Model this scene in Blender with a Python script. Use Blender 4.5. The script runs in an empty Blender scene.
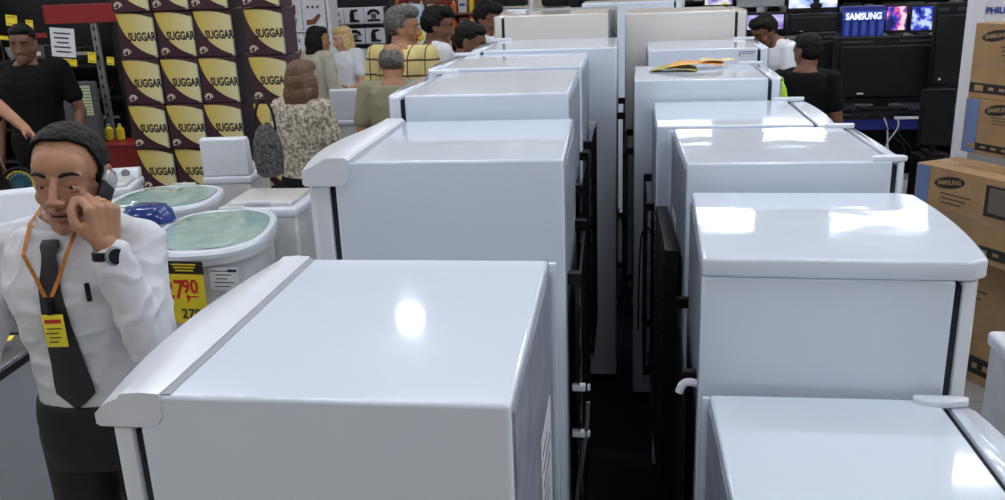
import bpy, bmesh, math, random
from mathutils import Vector, Matrix, noise
random.seed(7)
C = bpy.context.scene.collection
PI = math.pi
H = 2.0                                   # eye height

# ------------------------------------------------------------------ camera
FOC, PITCH, YAW, ROLL = 883.53, -0.3002, 0.14591, -0.03849
_f = Vector((-math.sin(YAW)*math.cos(PITCH), math.cos(YAW)*math.cos(PITCH), math.sin(PITCH)))
_r = Vector((math.cos(YAW), math.sin(YAW), 0)); _u = _r.cross(_f)
_cr, _sr = math.cos(ROLL), math.sin(ROLL)
RT = _cr*_r + _sr*_u; UP = -_sr*_r + _cr*_u; FW = _f
cd = bpy.data.cameras.new('camera'); cam = bpy.data.objects.new('camera', cd); C.objects.link(cam)
cd.sensor_fit = 'HORIZONTAL'; cd.sensor_width = 36; cd.lens = FOC/1005*36; cd.clip_start = 0.05; cd.clip_end = 200
cam.matrix_world = Matrix(((RT.x, UP.x, -FW.x, 0), (RT.y, UP.y, -FW.y, 0), (RT.z, UP.z, -FW.z, H), (0, 0, 0, 1)))
bpy.context.scene.camera = cam

def ray(u, v): return FW*1.0 + RT*((u-502.5)/FOC) + UP*((250-v)/FOC)
def on_z(u, v, z):
    d = ray(u, v); t = (z-H)/d.z; return Vector((d.x*t, d.y*t, z))
def at_y(u, v, y):
    d = ray(u, v); t = y/d.y; return Vector((d.x*t, y, H+d.z*t))
def at_d(u, v, dist):                      # at a distance along the view axis
    d = ray(u, v); return Vector((d.x*dist, d.y*dist, H+d.z*dist))

# ------------------------------------------------------------------ materials
def lin(c):
    r = []
    for x in c:
        x /= 255.0
        r.append(x/12.92 if x <= 0.04045 else ((x+0.055)/1.055)**2.4)
    return (r[0], r[1], r[2], 1)
MATS = {}
def mat(name, rgb, rough=0.5, metal=0.0, coat=0.0, spec=0.5, var=0.0, vscale=8.0, bump=0.0, bscale=20.0, rgb2=None, trans=0.0, emit=0.0, alpha=1.0, detail=3):
    if name in MATS: return MATS[name]
    m = bpy.data.materials.new(name); m.use_nodes = True; nt = m.node_tree; b = nt.nodes['Principled BSDF']
    b.inputs['Base Color'].default_value = lin(rgb); b.inputs['Roughness'].default_value = rough
    b.inputs['Metallic'].default_value = metal; b.inputs['Coat Weight'].default_value = coat
    b.inputs['Coat Roughness'].default_value = 0.05
    b.inputs['Specular IOR Level'].default_value = spec; b.inputs['Transmission Weight'].default_value = trans
    b.inputs['Alpha'].default_value = alpha
    tc = nt.nodes.new('ShaderNodeTexCoord')
    if rgb2 is not None or var > 0:
        n = nt.nodes.new('ShaderNodeTexNoise'); n.inputs['Scale'].default_value = vscale; n.inputs['Detail'].default_value = detail
        nt.links.new(tc.outputs['Object'], n.inputs['Vector'])
        r = nt.nodes.new('ShaderNodeValToRGB'); r.color_ramp.elements[0].position = 0.36; r.color_ramp.elements[1].position = 0.64
        c1 = rgb if rgb2 is not None else tuple(max(0, x*(1-var)) for x in rgb)
        c2 = rgb2 if rgb2 is not None else tuple(min(255, x*(1+var)) for x in rgb)
        r.color_ramp.elements[0].color = lin(c1); r.color_ramp.elements[1].color = lin(c2)
        nt.links.new(n.outputs['Fac'], r.inputs['Fac']); nt.links.new(r.outputs['Color'], b.inputs['Base Color'])
    if bump > 0:
        n = nt.nodes.new('ShaderNodeTexNoise'); n.inputs['Scale'].default_value = bscale; n.inputs['Detail'].default_value = 2
        nt.links.new(tc.outputs['Object'], n.inputs['Vector'])
        bp = nt.nodes.new('ShaderNodeBump'); bp.inputs['Strength'].default_value = 1.0; bp.inputs['Distance'].default_value = bump
        nt.links.new(n.outputs['Fac'], bp.inputs['Height']); nt.links.new(bp.outputs['Normal'], b.inputs['Normal'])
        if coat: nt.links.new(bp.outputs['Normal'], b.inputs['Coat Normal'])
    if emit > 0:
        b.inputs['Emission Color'].default_value = lin(rgb); b.inputs['Emission Strength'].default_value = emit
    MATS[name] = m; return m

# ------------------------------------------------------------------ mesh builder
class MB:
    def __init__(s): s.v = []; s.f = []; s.m = []; s.mats = []
    def mi(s, m):
        if m not in s.mats: s.mats.append(m)
        return s.mats.index(m)
    def addbm(s, bm, m, M=None):
        o = len(s.v); k = s.mi(m); bm.verts.ensure_lookup_table(); bm.verts.index_update()
        for v in bm.verts: s.v.append((M @ v.co) if M is not None else v.co.copy())
        for f in bm.faces: s.f.append([o+v.index for v in f.verts]); s.m.append(k)
        bm.free(); return s
    def raw(s, vs, fs, m, M=None):
        o = len(s.v); k = s.mi(m)
        for v in vs:
            v = Vector(v); s.v.append((M @ v) if M is not None else v)
        for f in fs: s.f.append([o+i for i in f]); s.m.append(k)
        return s
    def box(s, c, d, m, bev=0.0, M=None, seg=2):
        bm = bmesh.new(); bmesh.ops.create_cube(bm, size=1.0)
        for v in bm.verts: v.co = Vector((v.co.x*d[0]+c[0], v.co.y*d[1]+c[1], v.co.z*d[2]+c[2]))
        if bev > 0: bmesh.ops.bevel(bm, geom=bm.edges[:], offset=bev, segments=seg, profile=0.5, affect='EDGES')
        return s.addbm(bm, m, M)
    def box2(s, a, b, m, bev=0.0, M=None, seg=2):
        a, b = [min(a[i], b[i]) for i in range(3)], [max(a[i], b[i]) for i in range(3)]
        return s.box([(a[i]+b[i])/2 for i in range(3)], [b[i]-a[i] for i in range(3)], m, bev, M, seg)
    def prism(s, pts, z0, z1, m, M=None, bev=0.0):
        n = len(pts); bm = bmesh.new()
        lo = [bm.verts.new((p[0], p[1], z0)) for p in pts]; hi = [bm.verts.new((p[0], p[1], z1)) for p in pts]
        bm.faces.new(lo[::-1]); bm.faces.new(hi)
        for i in range(n): bm.faces.new((lo[i], lo[(i+1) % n], hi[(i+1) % n], hi[i]))
        bmesh.ops.recalc_face_normals(bm, faces=bm.faces[:])
        if bev > 0:
            es = [e for e in bm.edges if len(e.link_faces) == 2 and e.calc_face_angle(0) > 0.6]
            bmesh.ops.bevel(bm, geom=es, offset=bev, segments=2, profile=0.5, affect='EDGES')
        return s.addbm(bm, m, M)
    def tube(s, pts, r, m, n=8, M=None, closed=False):
        pts = [Vector(p) for p in pts]; rs = r if isinstance(r, (list, tuple)) else [r]*len(pts)
        vs = []; fs = []; k = len(pts); prev = None
        for i, p in enumerate(pts):
            a = pts[i-1] if i > 0 else (pts[-1] if closed else p); b = pts[i+1] if i < k-1 else (pts[0] if closed else p)
            t = (b-a).normalized()
            if prev is None: x = t.orthogonal().normalized()
            else:
                x = prev - t*prev.dot(t); x = x.normalized() if x.length > 1e-6 else t.orthogonal().normalized()
            prev = x; y = t.cross(x)
            for j in range(n):
                a_ = 2*PI*j/n; vs.append(p + (x*math.cos(a_)+y*math.sin(a_))*rs[i])
        for i in range(k if closed else k-1):
            for j in range(n):
                q = (i+1) % k; fs.append([i*n+j, i*n+(j+1) % n, q*n+(j+1) % n, q*n+j])
        if not closed: fs.append(list(range(n))[::-1]); fs.append([(k-1)*n+j for j in range(n)])
        return s.raw(vs, fs, m, M)
    def rings(s, rings, m, M=None, cap=True, close=True):
        n = len(rings[0]); vs = [p for r in rings for p in r]; fs = []
        for i in range(len(rings)-1):
            for j in range(n if close else n-1):
                fs.append([i*n+j, i*n+(j+1) % n, (i+1)*n+(j+1) % n, (i+1)*n+j])
        if cap: fs.append(list(range(n))[::-1]); fs.append([(len(rings)-1)*n+j for j in range(n)])
        return s.raw(vs, fs, m, M)
    def lathe(s, prof, m, n=24, M=None):
        rg = [[(r*math.cos(2*PI*j/n), r*math.sin(2*PI*j/n), z) for j in range(n)] for r, z in prof]
        return s.rings(rg, m, M)
    def ell(s, c, r, m, M=None, u=20, w=12):
        bm = bmesh.new(); bmesh.ops.create_uvsphere(bm, u_segments=u, v_segments=w, radius=1)
        for v in bm.verts: v.co = Vector((v.co.x*r[0]+c[0], v.co.y*r[1]+c[1], v.co.z*r[2]+c[2]))
        return s.addbm(bm, m, M)
    def text(s, txt, size, m, M, ext=0.0004, align='LEFT', bold=0.0, sx=1.0, shear=0.0):
        cu = bpy.data.curves.new('t', 'FONT'); cu.body = txt; cu.size = size; cu.extrude = ext; cu.align_x = align; cu.align_y = 'CENTER'
        cu.offset = bold; cu.resolution_u = 3; cu.shear = shear
        o = bpy.data.objects.new('t', cu); C.objects.link(o); bpy.context.view_layer.update()
        me = bpy.data.meshes.new_from_object(o.evaluated_get(bpy.context.evaluated_depsgraph_get()))
        S = Matrix.Diagonal((sx, 1, 1, 1))
        s.raw([S @ v.co for v in me.vertices], [list(p.vertices) for p in me.polygons], m, M)
        bpy.data.objects.remove(o); bpy.data.curves.remove(cu); bpy.data.meshes.remove(me); return s
    def build(s, name, parent=None, smooth=True, fix=True, angle=0.6):
        me = bpy.data.meshes.new(name); me.from_pydata([tuple(v) for v in s.v], [], s.f)
        for m in s.mats: me.materials.append(m)
        me.polygons.foreach_set('material_index', s.m)
        if fix:
            bm = bmesh.new(); bm.from_mesh(me); bmesh.ops.recalc_face_normals(bm, faces=bm.faces[:]); bm.to_mesh(me); bm.free()
        if smooth:
            me.polygons.foreach_set('use_smooth', [True]*len(me.polygons)); me.set_sharp_from_angle(angle=angle)
        if smooth:
            for p in me.polygons:
                if p.area > 0.03 and len(p.vertices) >= 4: p.use_smooth = False
        me.update()
        o = bpy.data.objects.new(name, me); C.objects.link(o)
        if parent: o.parent = parent
        return o

def tag(o, label=None, cat=None, group=None, kind=None):
    if label: o['label'] = label
    if cat: o['category'] = cat
    if group: o['group'] = group
    if kind: o['kind'] = kind
    return o
def thing(name, loc, rz=0, label=None, cat=None, group=None):
    o = bpy.data.objects.new(name, None); C.objects.link(o); o.location = loc; o.rotation_euler = (0, 0, rz); o.empty_display_size = 0.1
    return tag(o, label, cat, group)
def kids(o): return [c for c in bpy.data.objects if c.parent == o]
def copy_tree(o, parent=None):
    c = o.copy(); C.objects.link(c)
    if parent: c.parent = parent
    for ch in kids(o): copy_tree(ch, c)
    return c
def face_M(origin, xdir, updir):           # text/decals: local x = xdir, y = updir, z = outward
    x = Vector(xdir).normalized(); y = Vector(updir); y = (y-x*y.dot(x)).normalized(); z = x.cross(y)
    return Matrix(((x.x, y.x, z.x, origin[0]), (x.y, y.y, z.y, origin[1]), (x.z, y.z, z.z, origin[2]), (0, 0, 0, 1)))
def bez(a, b, c, d, n=12):
    a, b, c, d = map(Vector, (a, b, c, d)); r = []
    for i in range(n+1):
        t = i/n; r.append(a*(1-t)**3+b*3*t*(1-t)**2+c*3*t*t*(1-t)+d*t**3)
    return r

# shared materials
ENAM = mat('fridge_enamel', (220, 229, 243), 0.08, coat=0.4, bump=0.0005, bscale=3.0)
ENAM2 = mat('fridge_enamel_wavy', (220, 229, 243), 0.06, coat=0.5, bump=0.0045, bscale=2.4)
PLAS = mat('white_plastic', (222, 227, 236), 0.28, coat=0.1)
GASK = mat('grey_gasket', (40, 42, 47), 0.7, spec=0.2)
GROOVE = mat('grey_groove', (150, 153, 160), 0.5)
BLK = mat('black_steel', (7, 7, 8), 0.45, spec=0.3, bump=0.0002, bscale=200)
BLK2 = mat('black_paint', (11, 11, 13), 0.5, spec=0.3)
REAR = mat('galvanised_rear', (128, 134, 146), 0.5, var=0.08, vscale=12)
PAPER = mat('label_paper', (214, 216, 220), 0.6)
INK = mat('printing_ink', (40, 40, 46), 0.6)
BLUEINK = mat('blue_ink', (50, 62, 150), 0.5)
CORD = mat('cord_rubber', (22, 22, 24), 0.55)
COPPER = mat('copper_pipe', (120, 84, 60), 0.4, metal=0.7)
# ------------------------------------------------------------------ refrigerators
def fridge(label, group, side, xb, yn, th, h, D, W, style='slab', bulge=0.05, dt=0.07, rear='condenser', enam=ENAM, seed=0, hinge=(0, 1), gap=0.016, lid_t=0.045):
    rnd = random.Random(seed)
    s = side
    root = thing('refrigerator', (xb + math.cos(th)*s*D/2 - math.sin(th)*W/2, yn + math.sin(th)*s*D/2 + math.cos(th)*W/2, 0), th, label, 'refrigerator', group)
    def P(d, y, z): return Vector((s*(d-D/2), y-W/2, z))
    Db = D + (0.04 if style in ('cap', 'facet') else 0.0)
    def outer(t, extra=0.0):               # depth of the door front at t along the width
        return Db + dt + bulge*(1-(2*t-1)**2) + extra
    # cabinet
    b = MB(); top = h if style != 'lid' else h-lid_t
    lo, hi = P(0, 0, 0.05), P(Db, W, top)
    b.box2(lo, hi, enam, 0.007, seg=3)
    body = b.build('cabinet', root)
    # door: a lofted slab with a bowed front
    dz0, dz1 = 0.07, {'cap': h-0.052, 'facet': h-0.052, 'lid': h-lid_t-0.004, 'slab': h-0.004}[style]
    n = 14; rg = []
    b = MB()
    back = Db+gap
    pts = [(back, 0.004), (back, W-0.004)]
    fr = []
    for i in range(n+1):
        t = 1-i/n; o_ = outer(t, -0.006 if style != 'slab' else 0)
        if i in (0, n): o_ -= 0.012
        fr.append((o_, 0.004+t*(W-0.008)))
    poly = pts+fr
    pl = [(s*(d-D/2), y-W/2) for d, y in poly]
    b.prism(pl, dz0, dz1, PLAS if style != 'slab' else enam, bev=0.006)
    door = b.build('door', root)
    b = MB(); b.box2(P(Db-0.002, 0.015, dz0+0.01), P(back+0.002, W-0.015, dz1-0.012), GASK); b.build('gasket', root)
    b = MB(); hx = outer(0.1)
    b.tube([P(hx-0.02, W*0.9, 1.0*h*0.62), P(hx+0.025, W*0.9, h*0.64), P(hx+0.025, W*0.9, h*0.8), P(hx-0.02, W*0.9, h*0.82)], 0.009, PLAS)
    b.build('handle', door)
    # top trim
    if style in ('cap', 'facet'):
        b = MB(); rg = []
        for i in range(n+1):
            t = i/n; y = -0.003+t*(W+0.006); do = outer(t, 0.003)
            taper = 1-0.45*max(0, abs(2*t-1)-0.85)/0.15 if style == 'cap' else 1
            if style == 'cap':
                prof = [(D, h-0.03), (D, h+0.004), (D+0.03, h+0.006), (D+0.06, h+0.003), (D+(do-D)*0.62, h-0.004), (D+(do-D)*0.82, h-0.013), (do-0.008, h-0.022), (do, h-0.030), (do, h-0.046), (do-0.006, h-0.05), (D+0.022, h-0.05), (D+0.008, h-0.046)]
            else:
                prof = [(D, h-0.03), (D, h+0.004), (D+0.008, h+0.010), (D+0.055, h+0.010), (D+0.06, h+0.008), (D+(do-D)*0.8, h-0.012), (do-0.006, h-0.020), (do, h-0.026), (do, h-0.054), (do-0.006, h-0.06), (D+0.022, h-0.06), (D+0.008, h-0.05)]
            rg.append([P(d, y, z) for d, z in prof])
        b.rings(rg, PLAS); b.build('top_trim', root, angle=0.5)
        b = MB(); b.box2(P(D-0.014, 0.004, h-0.001), P(D+0.001, W-0.004, h+0.0015), GROOVE); b.build('trim_groove', root)
    elif style == 'lid':
        b = MB(); pl = [(0.0, -0.003), (0.0, W+0.003)]; m_ = 24
        for i in range(m_+1):
            t = 1-i/m_; e = min(t, 1-t)*W; do = outer(t, 0.004)
            if e < 0.035: do -= 0.035-math.sqrt(max(0, 0.035**2-(0.035-e)**2))
            pl.append((do, -0.003+t*(W+0.006)))
        b.prism([(s*(d-D/2), y-W/2) for d, y in pl], h-lid_t, h, enam, bev=0.007); b.build('top_lid', root, angle=0.9)
    elif hinge:
        for y0, nm in ((0.0, 0), (W, 1)):
            if nm not in hinge: continue
            sg = 1 if nm == 0 else -1
            b = MB(); pl = [(Db-0.055, y0+sg*0.003), (outer(0.02)-0.012, y0+sg*0.003), (outer(0.02)-0.002, y0+sg*0.012), (outer(0.02)-0.008, y0+sg*0.03), (Db+0.0, y0+sg*0.042), (Db-0.04, y0+sg*0.035), (Db-0.058, y0+sg*0.02)]
            b.prism([(s*(d-D/2), y-W/2) for d, y in pl], h-0.002, h+0.013, PLAS, bev=0.003); b.build('hinge_cover', root)
    # feet and base
    b = MB(); b.box2(P(0.06, 0.03, 0.015), P(Db-0.02, W-0.03, 0.055), BLK2); b.build('base_frame', root)
    for d in (0.06, Db-0.06):
        for y in (0.06, W-0.06):
            b = MB(); p = P(d, y, 0); b.lathe([(0.018, 0), (0.02, 0.006), (0.012, 0.012), (0.012, 0.025)], BLK2, 12, Matrix.Translation((p.x, p.y, 0))); b.build('foot', root)
    # back of the cabinet, facing the aisle
    if rear == 'panel':
        b = MB(); b.box2(P(-0.004, 0.018, 0.30), P(0.002, W-0.018, h-0.02), REAR, 0.001)
        rp = b.build('rear_panel', root)
        b = MB(); b.box2(P(-0.016, W-0.014, 0.28), P(0.0, W, h-0.004), enam, 0.002); b.build('rear_edge', root)
        b = MB(); b.box2(P(-0.0055, W*0.55, h-0.62), P(-0.0042, W*0.86, h-0.26), PAPER)
        for k in range(9):
            z = h-0.29-k*0.035; b.box2(P(-0.0062, W*0.58, z), P(-0.0056, W*(0.7+0.12*rnd.random()), z-0.01), mat('faded_ink', (120, 122, 128), 0.6))
        b.build('rating_label', root)
    else:
        b = MB(); b.box2(P(-0.002, 0.012, 0.30), P(0.003, W-0.012, h-0.03), REAR); b.build('rear_panel', root)
        if rear != 'plain':
            b = MB(); z = h-0.34; k = 0; pts = []
            while z > 0.42:
                ya, yb_ = (0.05, W-0.05) if k % 2 == 0 else (W-0.05, 0.05)
                pts += [P(-0.032, ya, z), P(-0.032, yb_, z)]; z -= 0.055; k += 1
            b.tube(pts, 0.0035, BLK, 5)
            for i in range(22):
                y = 0.05+(W-0.1)*i/21; b.tube([P(-0.037, y, h-0.31), P(-0.037, y, 0.40)], 0.0013, BLK, 4)
            for z in (h-0.32, 0.45):
                for y in (0.06, W-0.06): b.box2(P(-0.036, y-0.012, z-0.015), P(0.0, y+0.012, z+0.015), PLAS if rnd.random() < .2 else BLK)
            b.box2(P(-0.030, 0.03, h-0.33), P(-0.028, W-0.03, 0.4), BLK)  # black sheet added behind the wires to darken the aisle
            b.build('condenser_grille', root)
    b = MB(); p = P(0.12, W*0.5, 0.17)
    b.ell((p.x, p.y, p.z), (0.09, 0.12, 0.085), BLK2); b.tube([P(0.1, W*.3, .2), P(0.0, W*.25, .3), P(-0.02, W*.2, .5)], 0.004, COPPER, 6)
    b.build('compressor', root)
    return root, P

LG = 'refrigerators in the left row'; RG = 'refrigerators in the right row'
fr = {}
CREAMEN = mat('fridge_enamel_cream', (222, 219, 214), 0.10, coat=0.35)
fr['A'] = fridge('white refrigerator nearest on the left, grey rear panel, wide curved top trim with grey groove', LG, -1, -0.156, 1.078, 0.004, 1.44, 0.510, 0.645, 'cap', bulge=0.033, dt=0.062, rear='panel', seed=1)
fr['B'] = fridge('white refrigerator second in the left row, faceted top trim, beige reflection on its top', LG, -1, -0.150, 2.08, 0.018, 1.577, 0.53, 0.625, 'facet', bulge=0.042, dt=0.078, seed=2)
fr['C'] = fridge('white refrigerator third in the left row, bright lamp streaks across its top', LG, -1, -0.180, 2.75, 0.004, 1.650, 0.520, 0.665, 'slab', bulge=0.02, dt=0.060, seed=3, enam=ENAM, hinge=(1,))
fr['D'] = fridge('white refrigerator fourth in the left row, squeezed behind the streaked one', LG, -1, -0.176, 3.47, -0.003, 1.660, 0.551, 0.60, 'slab', bulge=0.02, dt=0.06, seed=4, hinge=(1,))
fr['E'] = fridge('wide white refrigerator fifth in the left row, standing out into the aisle', LG, -1, -0.048, 4.12, 0.0, 1.675, 0.613, 0.63, 'slab', bulge=0.02, dt=0.06, seed=5, hinge=(1,))
fr['F'] = fridge('tall cream-looking refrigerator sixth in the left row with a dark door gap', LG, -1, -0.105, 4.93, 0.003, 1.792, 0.562, 0.60, 'slab', bulge=0.01, dt=0.06, seed=6, hinge=(1,), rear='plain', enam=CREAMEN)
fr['R1'] = fridge('low white refrigerator nearest on the right, rounded hinge cover and one broad lamp streak', RG, 1, 0.197, 1.345, 0.01, 1.06, 0.50, 0.55, 'slab', bulge=0.03, dt=0.06, seed=7, rear='panel')
fr['R2'] = fridge('white refrigerator second on the right with one smooth bow-fronted lid and wavy reflections', RG, 1, 0.170, 1.935, -0.026, 1.378, 0.540, 0.625, 'lid', bulge=0.024, dt=0.060, seed=8, enam=ENAM2)
fr['R3'] = fridge('white refrigerator third on the right, grey rear panel with a paper label', RG, 1, 0.178, 2.63, 0.02, 1.448, 0.585, 0.61, 'slab', bulge=0.004, dt=0.045, seed=9, rear='panel', enam=ENAM2)
root, P = fr['R3']
b = MB(); b.box2(P(-0.060, 0.03, 0.25), P(-0.018, 0.58, 1.17), BLK, 0.004)
for k in range(24): b.tube([P(-0.062, 0.04, 0.30+k*0.037), P(-0.062, 0.57, 0.30+k*0.037)], 0.003, BLK, 5)
b.build('condenser_grille', root)
fr['R4'] = fridge('white refrigerator fourth on the right with a thick rounded door end', RG, 1, 0.108, 3.27, -0.005, 1.455, 0.555, 0.63, 'slab', bulge=0.018, dt=0.075, seed=10, hinge=(1,))
fr['R5'] = fridge('white refrigerator fifth on the right with a folded leaflet lying on top', RG, 1, 0.032, 3.93, 0.0, 1.545, 0.565, 0.61, 'slab', bulge=0.01, dt=0.06, seed=11, hinge=(1,))
fr['R6'] = fridge('white refrigerator sixth on the right with a blue printed sticker on its side', RG, 1, 0.108, 4.742, -0.004, 1.605, 0.551, 0.61, 'slab', bulge=0.01, dt=0.06, seed=12, hinge=(1,))
fr['R7'] = fridge('tallest cream-looking refrigerator seventh on the right, plain broad side', RG, 1, -0.012, 5.42, 0.0, 1.764, 0.63, 0.66, 'slab', bulge=0.01, dt=0.07, seed=13, hinge=(), rear='plain', enam=CREAMEN)

# sticker on the side of the sixth right refrigerator (a part of it)
root, P = fr['R6']
b = MB(); b.box2(P(0.455, -0.0012, 1.595), P(0.545, 0.001, 1.555), PAPER)
b.box2(P(0.46, -0.002, 1.588), P(0.464, -0.001, 1.563), BLUEINK); b.box2(P(0.47, -0.002, 1.588), P(0.54, -0.001, 1.584), BLUEINK); b.box2(P(0.47, -0.002, 1.578), P(0.53, -0.001, 1.575), BLUEINK)
b.build('sticker', root)
# far appliances closing the aisle
root, P = fridge('pale blue-white refrigerator standing crosswise beyond the end of both rows', None, 1, -0.36, 7.3, 0.0, 1.77, 0.72, 0.62, 'slab', dt=0.05, hinge=(), seed=14, rear='plain')
b = MB()
root, P = fridge('narrow grey-backed refrigerator showing as a strip between the two tallest ones', None, -1, -0.07, 5.62, 0.0, 1.78, 0.5, 0.62, 'slab', dt=0.05, hinge=(), seed=15, rear='plain', enam=mat('mottled_grey', (150, 150, 148), 0.6, rgb2=(110, 110, 108), vscale=60))

# leaflet on the fifth right refrigerator
YEL = mat('leaflet_print', (226, 190, 60), 0.4, rgb2=(214, 120, 40), vscale=22)
LEAFD = mat('leaflet_dark', (70, 78, 40), 0.5, rgb2=(200, 190, 90), vscale=30)
p = on_z(690, 69, 1.548)
lf = thing('leaflet', (p.x, p.y+0.02, 1.546), 0.06, 'open yellow and orange printed leaflet lying on a white refrigerator top', 'leaflet')
def sheet(pts, zf, m, name, th=0.0012):
    b = MB(); n = 16
    rg = []
    for i in range(n+1):
        t = i/n; a = Vector(pts[0]).lerp(Vector(pts[1]), t); c = Vector(pts[3]).lerp(Vector(pts[2]), t)
        z = zf(t); rg.append([(a.x, a.y, z), (c.x, c.y, z+0.003*math.sin(t*9)), (c.x, c.y, z+th+0.003*math.sin(t*9)), (a.x, a.y, z+th)])
    b.rings(rg, m); return b.build(name, lf)
sheet([(-0.20, -0.09), (0.02, -0.13), (0.04, 0.10), (-0.15, 0.10)], lambda t: 0.002+0.012*math.sin(t*PI), LEAFD, 'page')
sheet([(-0.12, -0.10), (0.14, -0.06), (0.18, 0.12), (-0.08, 0.11)], lambda t: 0.018+0.012*math.sin(t*PI), YEL, 'page')
sheet([(0.05, -0.04), (0.22, 0.04), (0.20, 0.12), (0.06, 0.11)], lambda t: 0.034+0.004*math.sin(t*PI*2), mat('leaflet_pale', (226, 214, 150), 0.4, rgb2=(214, 160, 60), vscale=25), 'page')

# cords, plugs and pipes in the aisle
def cord(label, pts, r, m, name='power_cord', plug=True, cat='cord'):
    t = MB(); t.tube(pts, r, m, 8); o = t.build(name); tag(o, label, cat); return o

def smoothpts(q, n=6):
    r = []
    for i in range(len(q)-1):
        a = q[max(0, i-1)]; b_ = q[i]; c = q[i+1]; d = q[min(len(q)-1, i+2)]
        for k in range(n):
            t = k/n; r.append(0.5*((2*b_)+(c-a)*t+(2*a-5*b_+4*c-d)*t*t+(3*b_-a-3*c+d)*t**3))
    r.append(q[-1]); return r

def part_at(name, mb, m_root):
    o = mb.build(name); o.parent = m_root
    o.matrix_parent_inverse = (Matrix.Translation(m_root.location) @ Matrix.Rotation(m_root.rotation_euler.z, 4, 'Z')).inverted(); return o
def cord_on(root, y, uv, r, m, name='power_cord'):
    b = MB(); b.tube(smoothpts([at_y(u, v, y) for u, v in uv]), r, m, 8); return part_at(name, b, root)
cord_on(fr['R4'][0], 3.32, [(638, 330), (639, 280), (641, 240), (646, 228), (652, 240), (655, 300), (652, 360)], 0.0035, CORD)
cord_on(fr['R4'][0], 3.30, [(655, 300), (656, 245), (661, 227), (667, 238), (665, 290), (671, 345), (668, 410)], 0.0035, CORD)
cord_on(fr['R3'][0], 2.70, [(683, 350), (684, 318), (688, 308), (692, 320), (690, 335), (684, 342)], 0.0022, CORD)
cord_on(fr['R3'][0], 2.70, [(683, 395), (684, 360), (688, 347), (693, 358), (691, 372), (684, 378), (680, 470)], 0.0022, CORD)
cord_on(fr['R2'][0], 1.96, [(679, 392), (683, 384), (690, 382), (698, 384)], 0.010, PLAS, 'drain_elbow')
cord_on(fr['B'][0], 2.12, [(588, 402), (587, 425), (583, 455), (577, 500), (572, 560)], 0.006, mat('grey_hose', (96, 96, 100), 0.5), 'drain_hose')
for v in (387, 433):
    q = at_y(579, v, 2.12); b = MB(); b.box((q.x, 2.12, q.z), (0.035, 0.02, 0.018), PLAS, 0.003); b.box((q.x+0.026, 2.12, q.z), (0.008, 0.014, 0.016), PLAS, 0.002); part_at('cable_clip', b, fr['B'][0])
# ------------------------------------------------------------------ the hall
def tile_mat():
    m = bpy.data.materials.new('floor_tiles'); m.use_nodes = True; nt = m.node_tree; b = nt.nodes['Principled BSDF']
    tc = nt.nodes.new('ShaderNodeTexCoord'); mp = nt.nodes.new('ShaderNodeMapping'); mp.inputs['Rotation'].default_value = (0, 0, 0.12)
    br = nt.nodes.new('ShaderNodeTexBrick'); br.offset = 0.0; br.inputs['Scale'].default_value = 1.0
    br.inputs['Brick Width'].default_value = 0.42; br.inputs['Row Height'].default_value = 0.42; br.inputs['Mortar Size'].default_value = 0.004
    br.inputs['Color1'].default_value = lin((176, 172, 164)); br.inputs['Color2'].default_value = lin((186, 182, 172)); br.inputs['Mortar'].default_value = lin((110, 104, 98))
    nt.links.new(tc.outputs['Object'], mp.inputs['Vector']); nt.links.new(mp.outputs['Vector'], br.inputs['Vector'])
    n = nt.nodes.new('ShaderNodeTexNoise'); n.inputs['Scale'].default_value = 3.0
    mx = nt.nodes.new('ShaderNodeMix'); mx.data_type = 'RGBA'; mx.blend_type = 'MULTIPLY'; mx.inputs['Factor'].default_value = 0.25
    nt.links.new(br.outputs['Color'], mx.inputs['A']); nt.links.new(n.outputs['Color'], mx.inputs['B']); nt.links.new(mx.outputs['Result'], b.inputs['Base Color'])
    b.inputs['Roughness'].default_value = 0.3
    return m
def slab(name, a, b_, m):
    b = MB(); b.box2(a, b_, m); o = b.build(name, smooth=False); tag(o, kind='structure'); return o
slab('floor', (-13, -6, -0.1), (13, 36, 0), tile_mat())
CEILZ = 4.2
slab('ceiling', (-13, -6, CEILZ), (13, 36, CEILZ+0.1), mat('ceiling_paint', (240, 232, 218), 0.8, var=0.03, vscale=2))
WALLM = mat('wall_paint', (206, 196, 182), 0.8, var=0.01, vscale=1.5)
slab('wall_back', (-13, 36, 0), (13, 20.1, CEILZ), WALLM)
slab('wall_left', (-13.1, -6, 0), (-13, 36, CEILZ), WALLM)
slab('wall_right', (13, -6, 0), (13.1, 36, CEILZ), WALLM)
slab('wall_front', (-13, -6.1, 0), (13, -6, CEILZ), WALLM)

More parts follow.
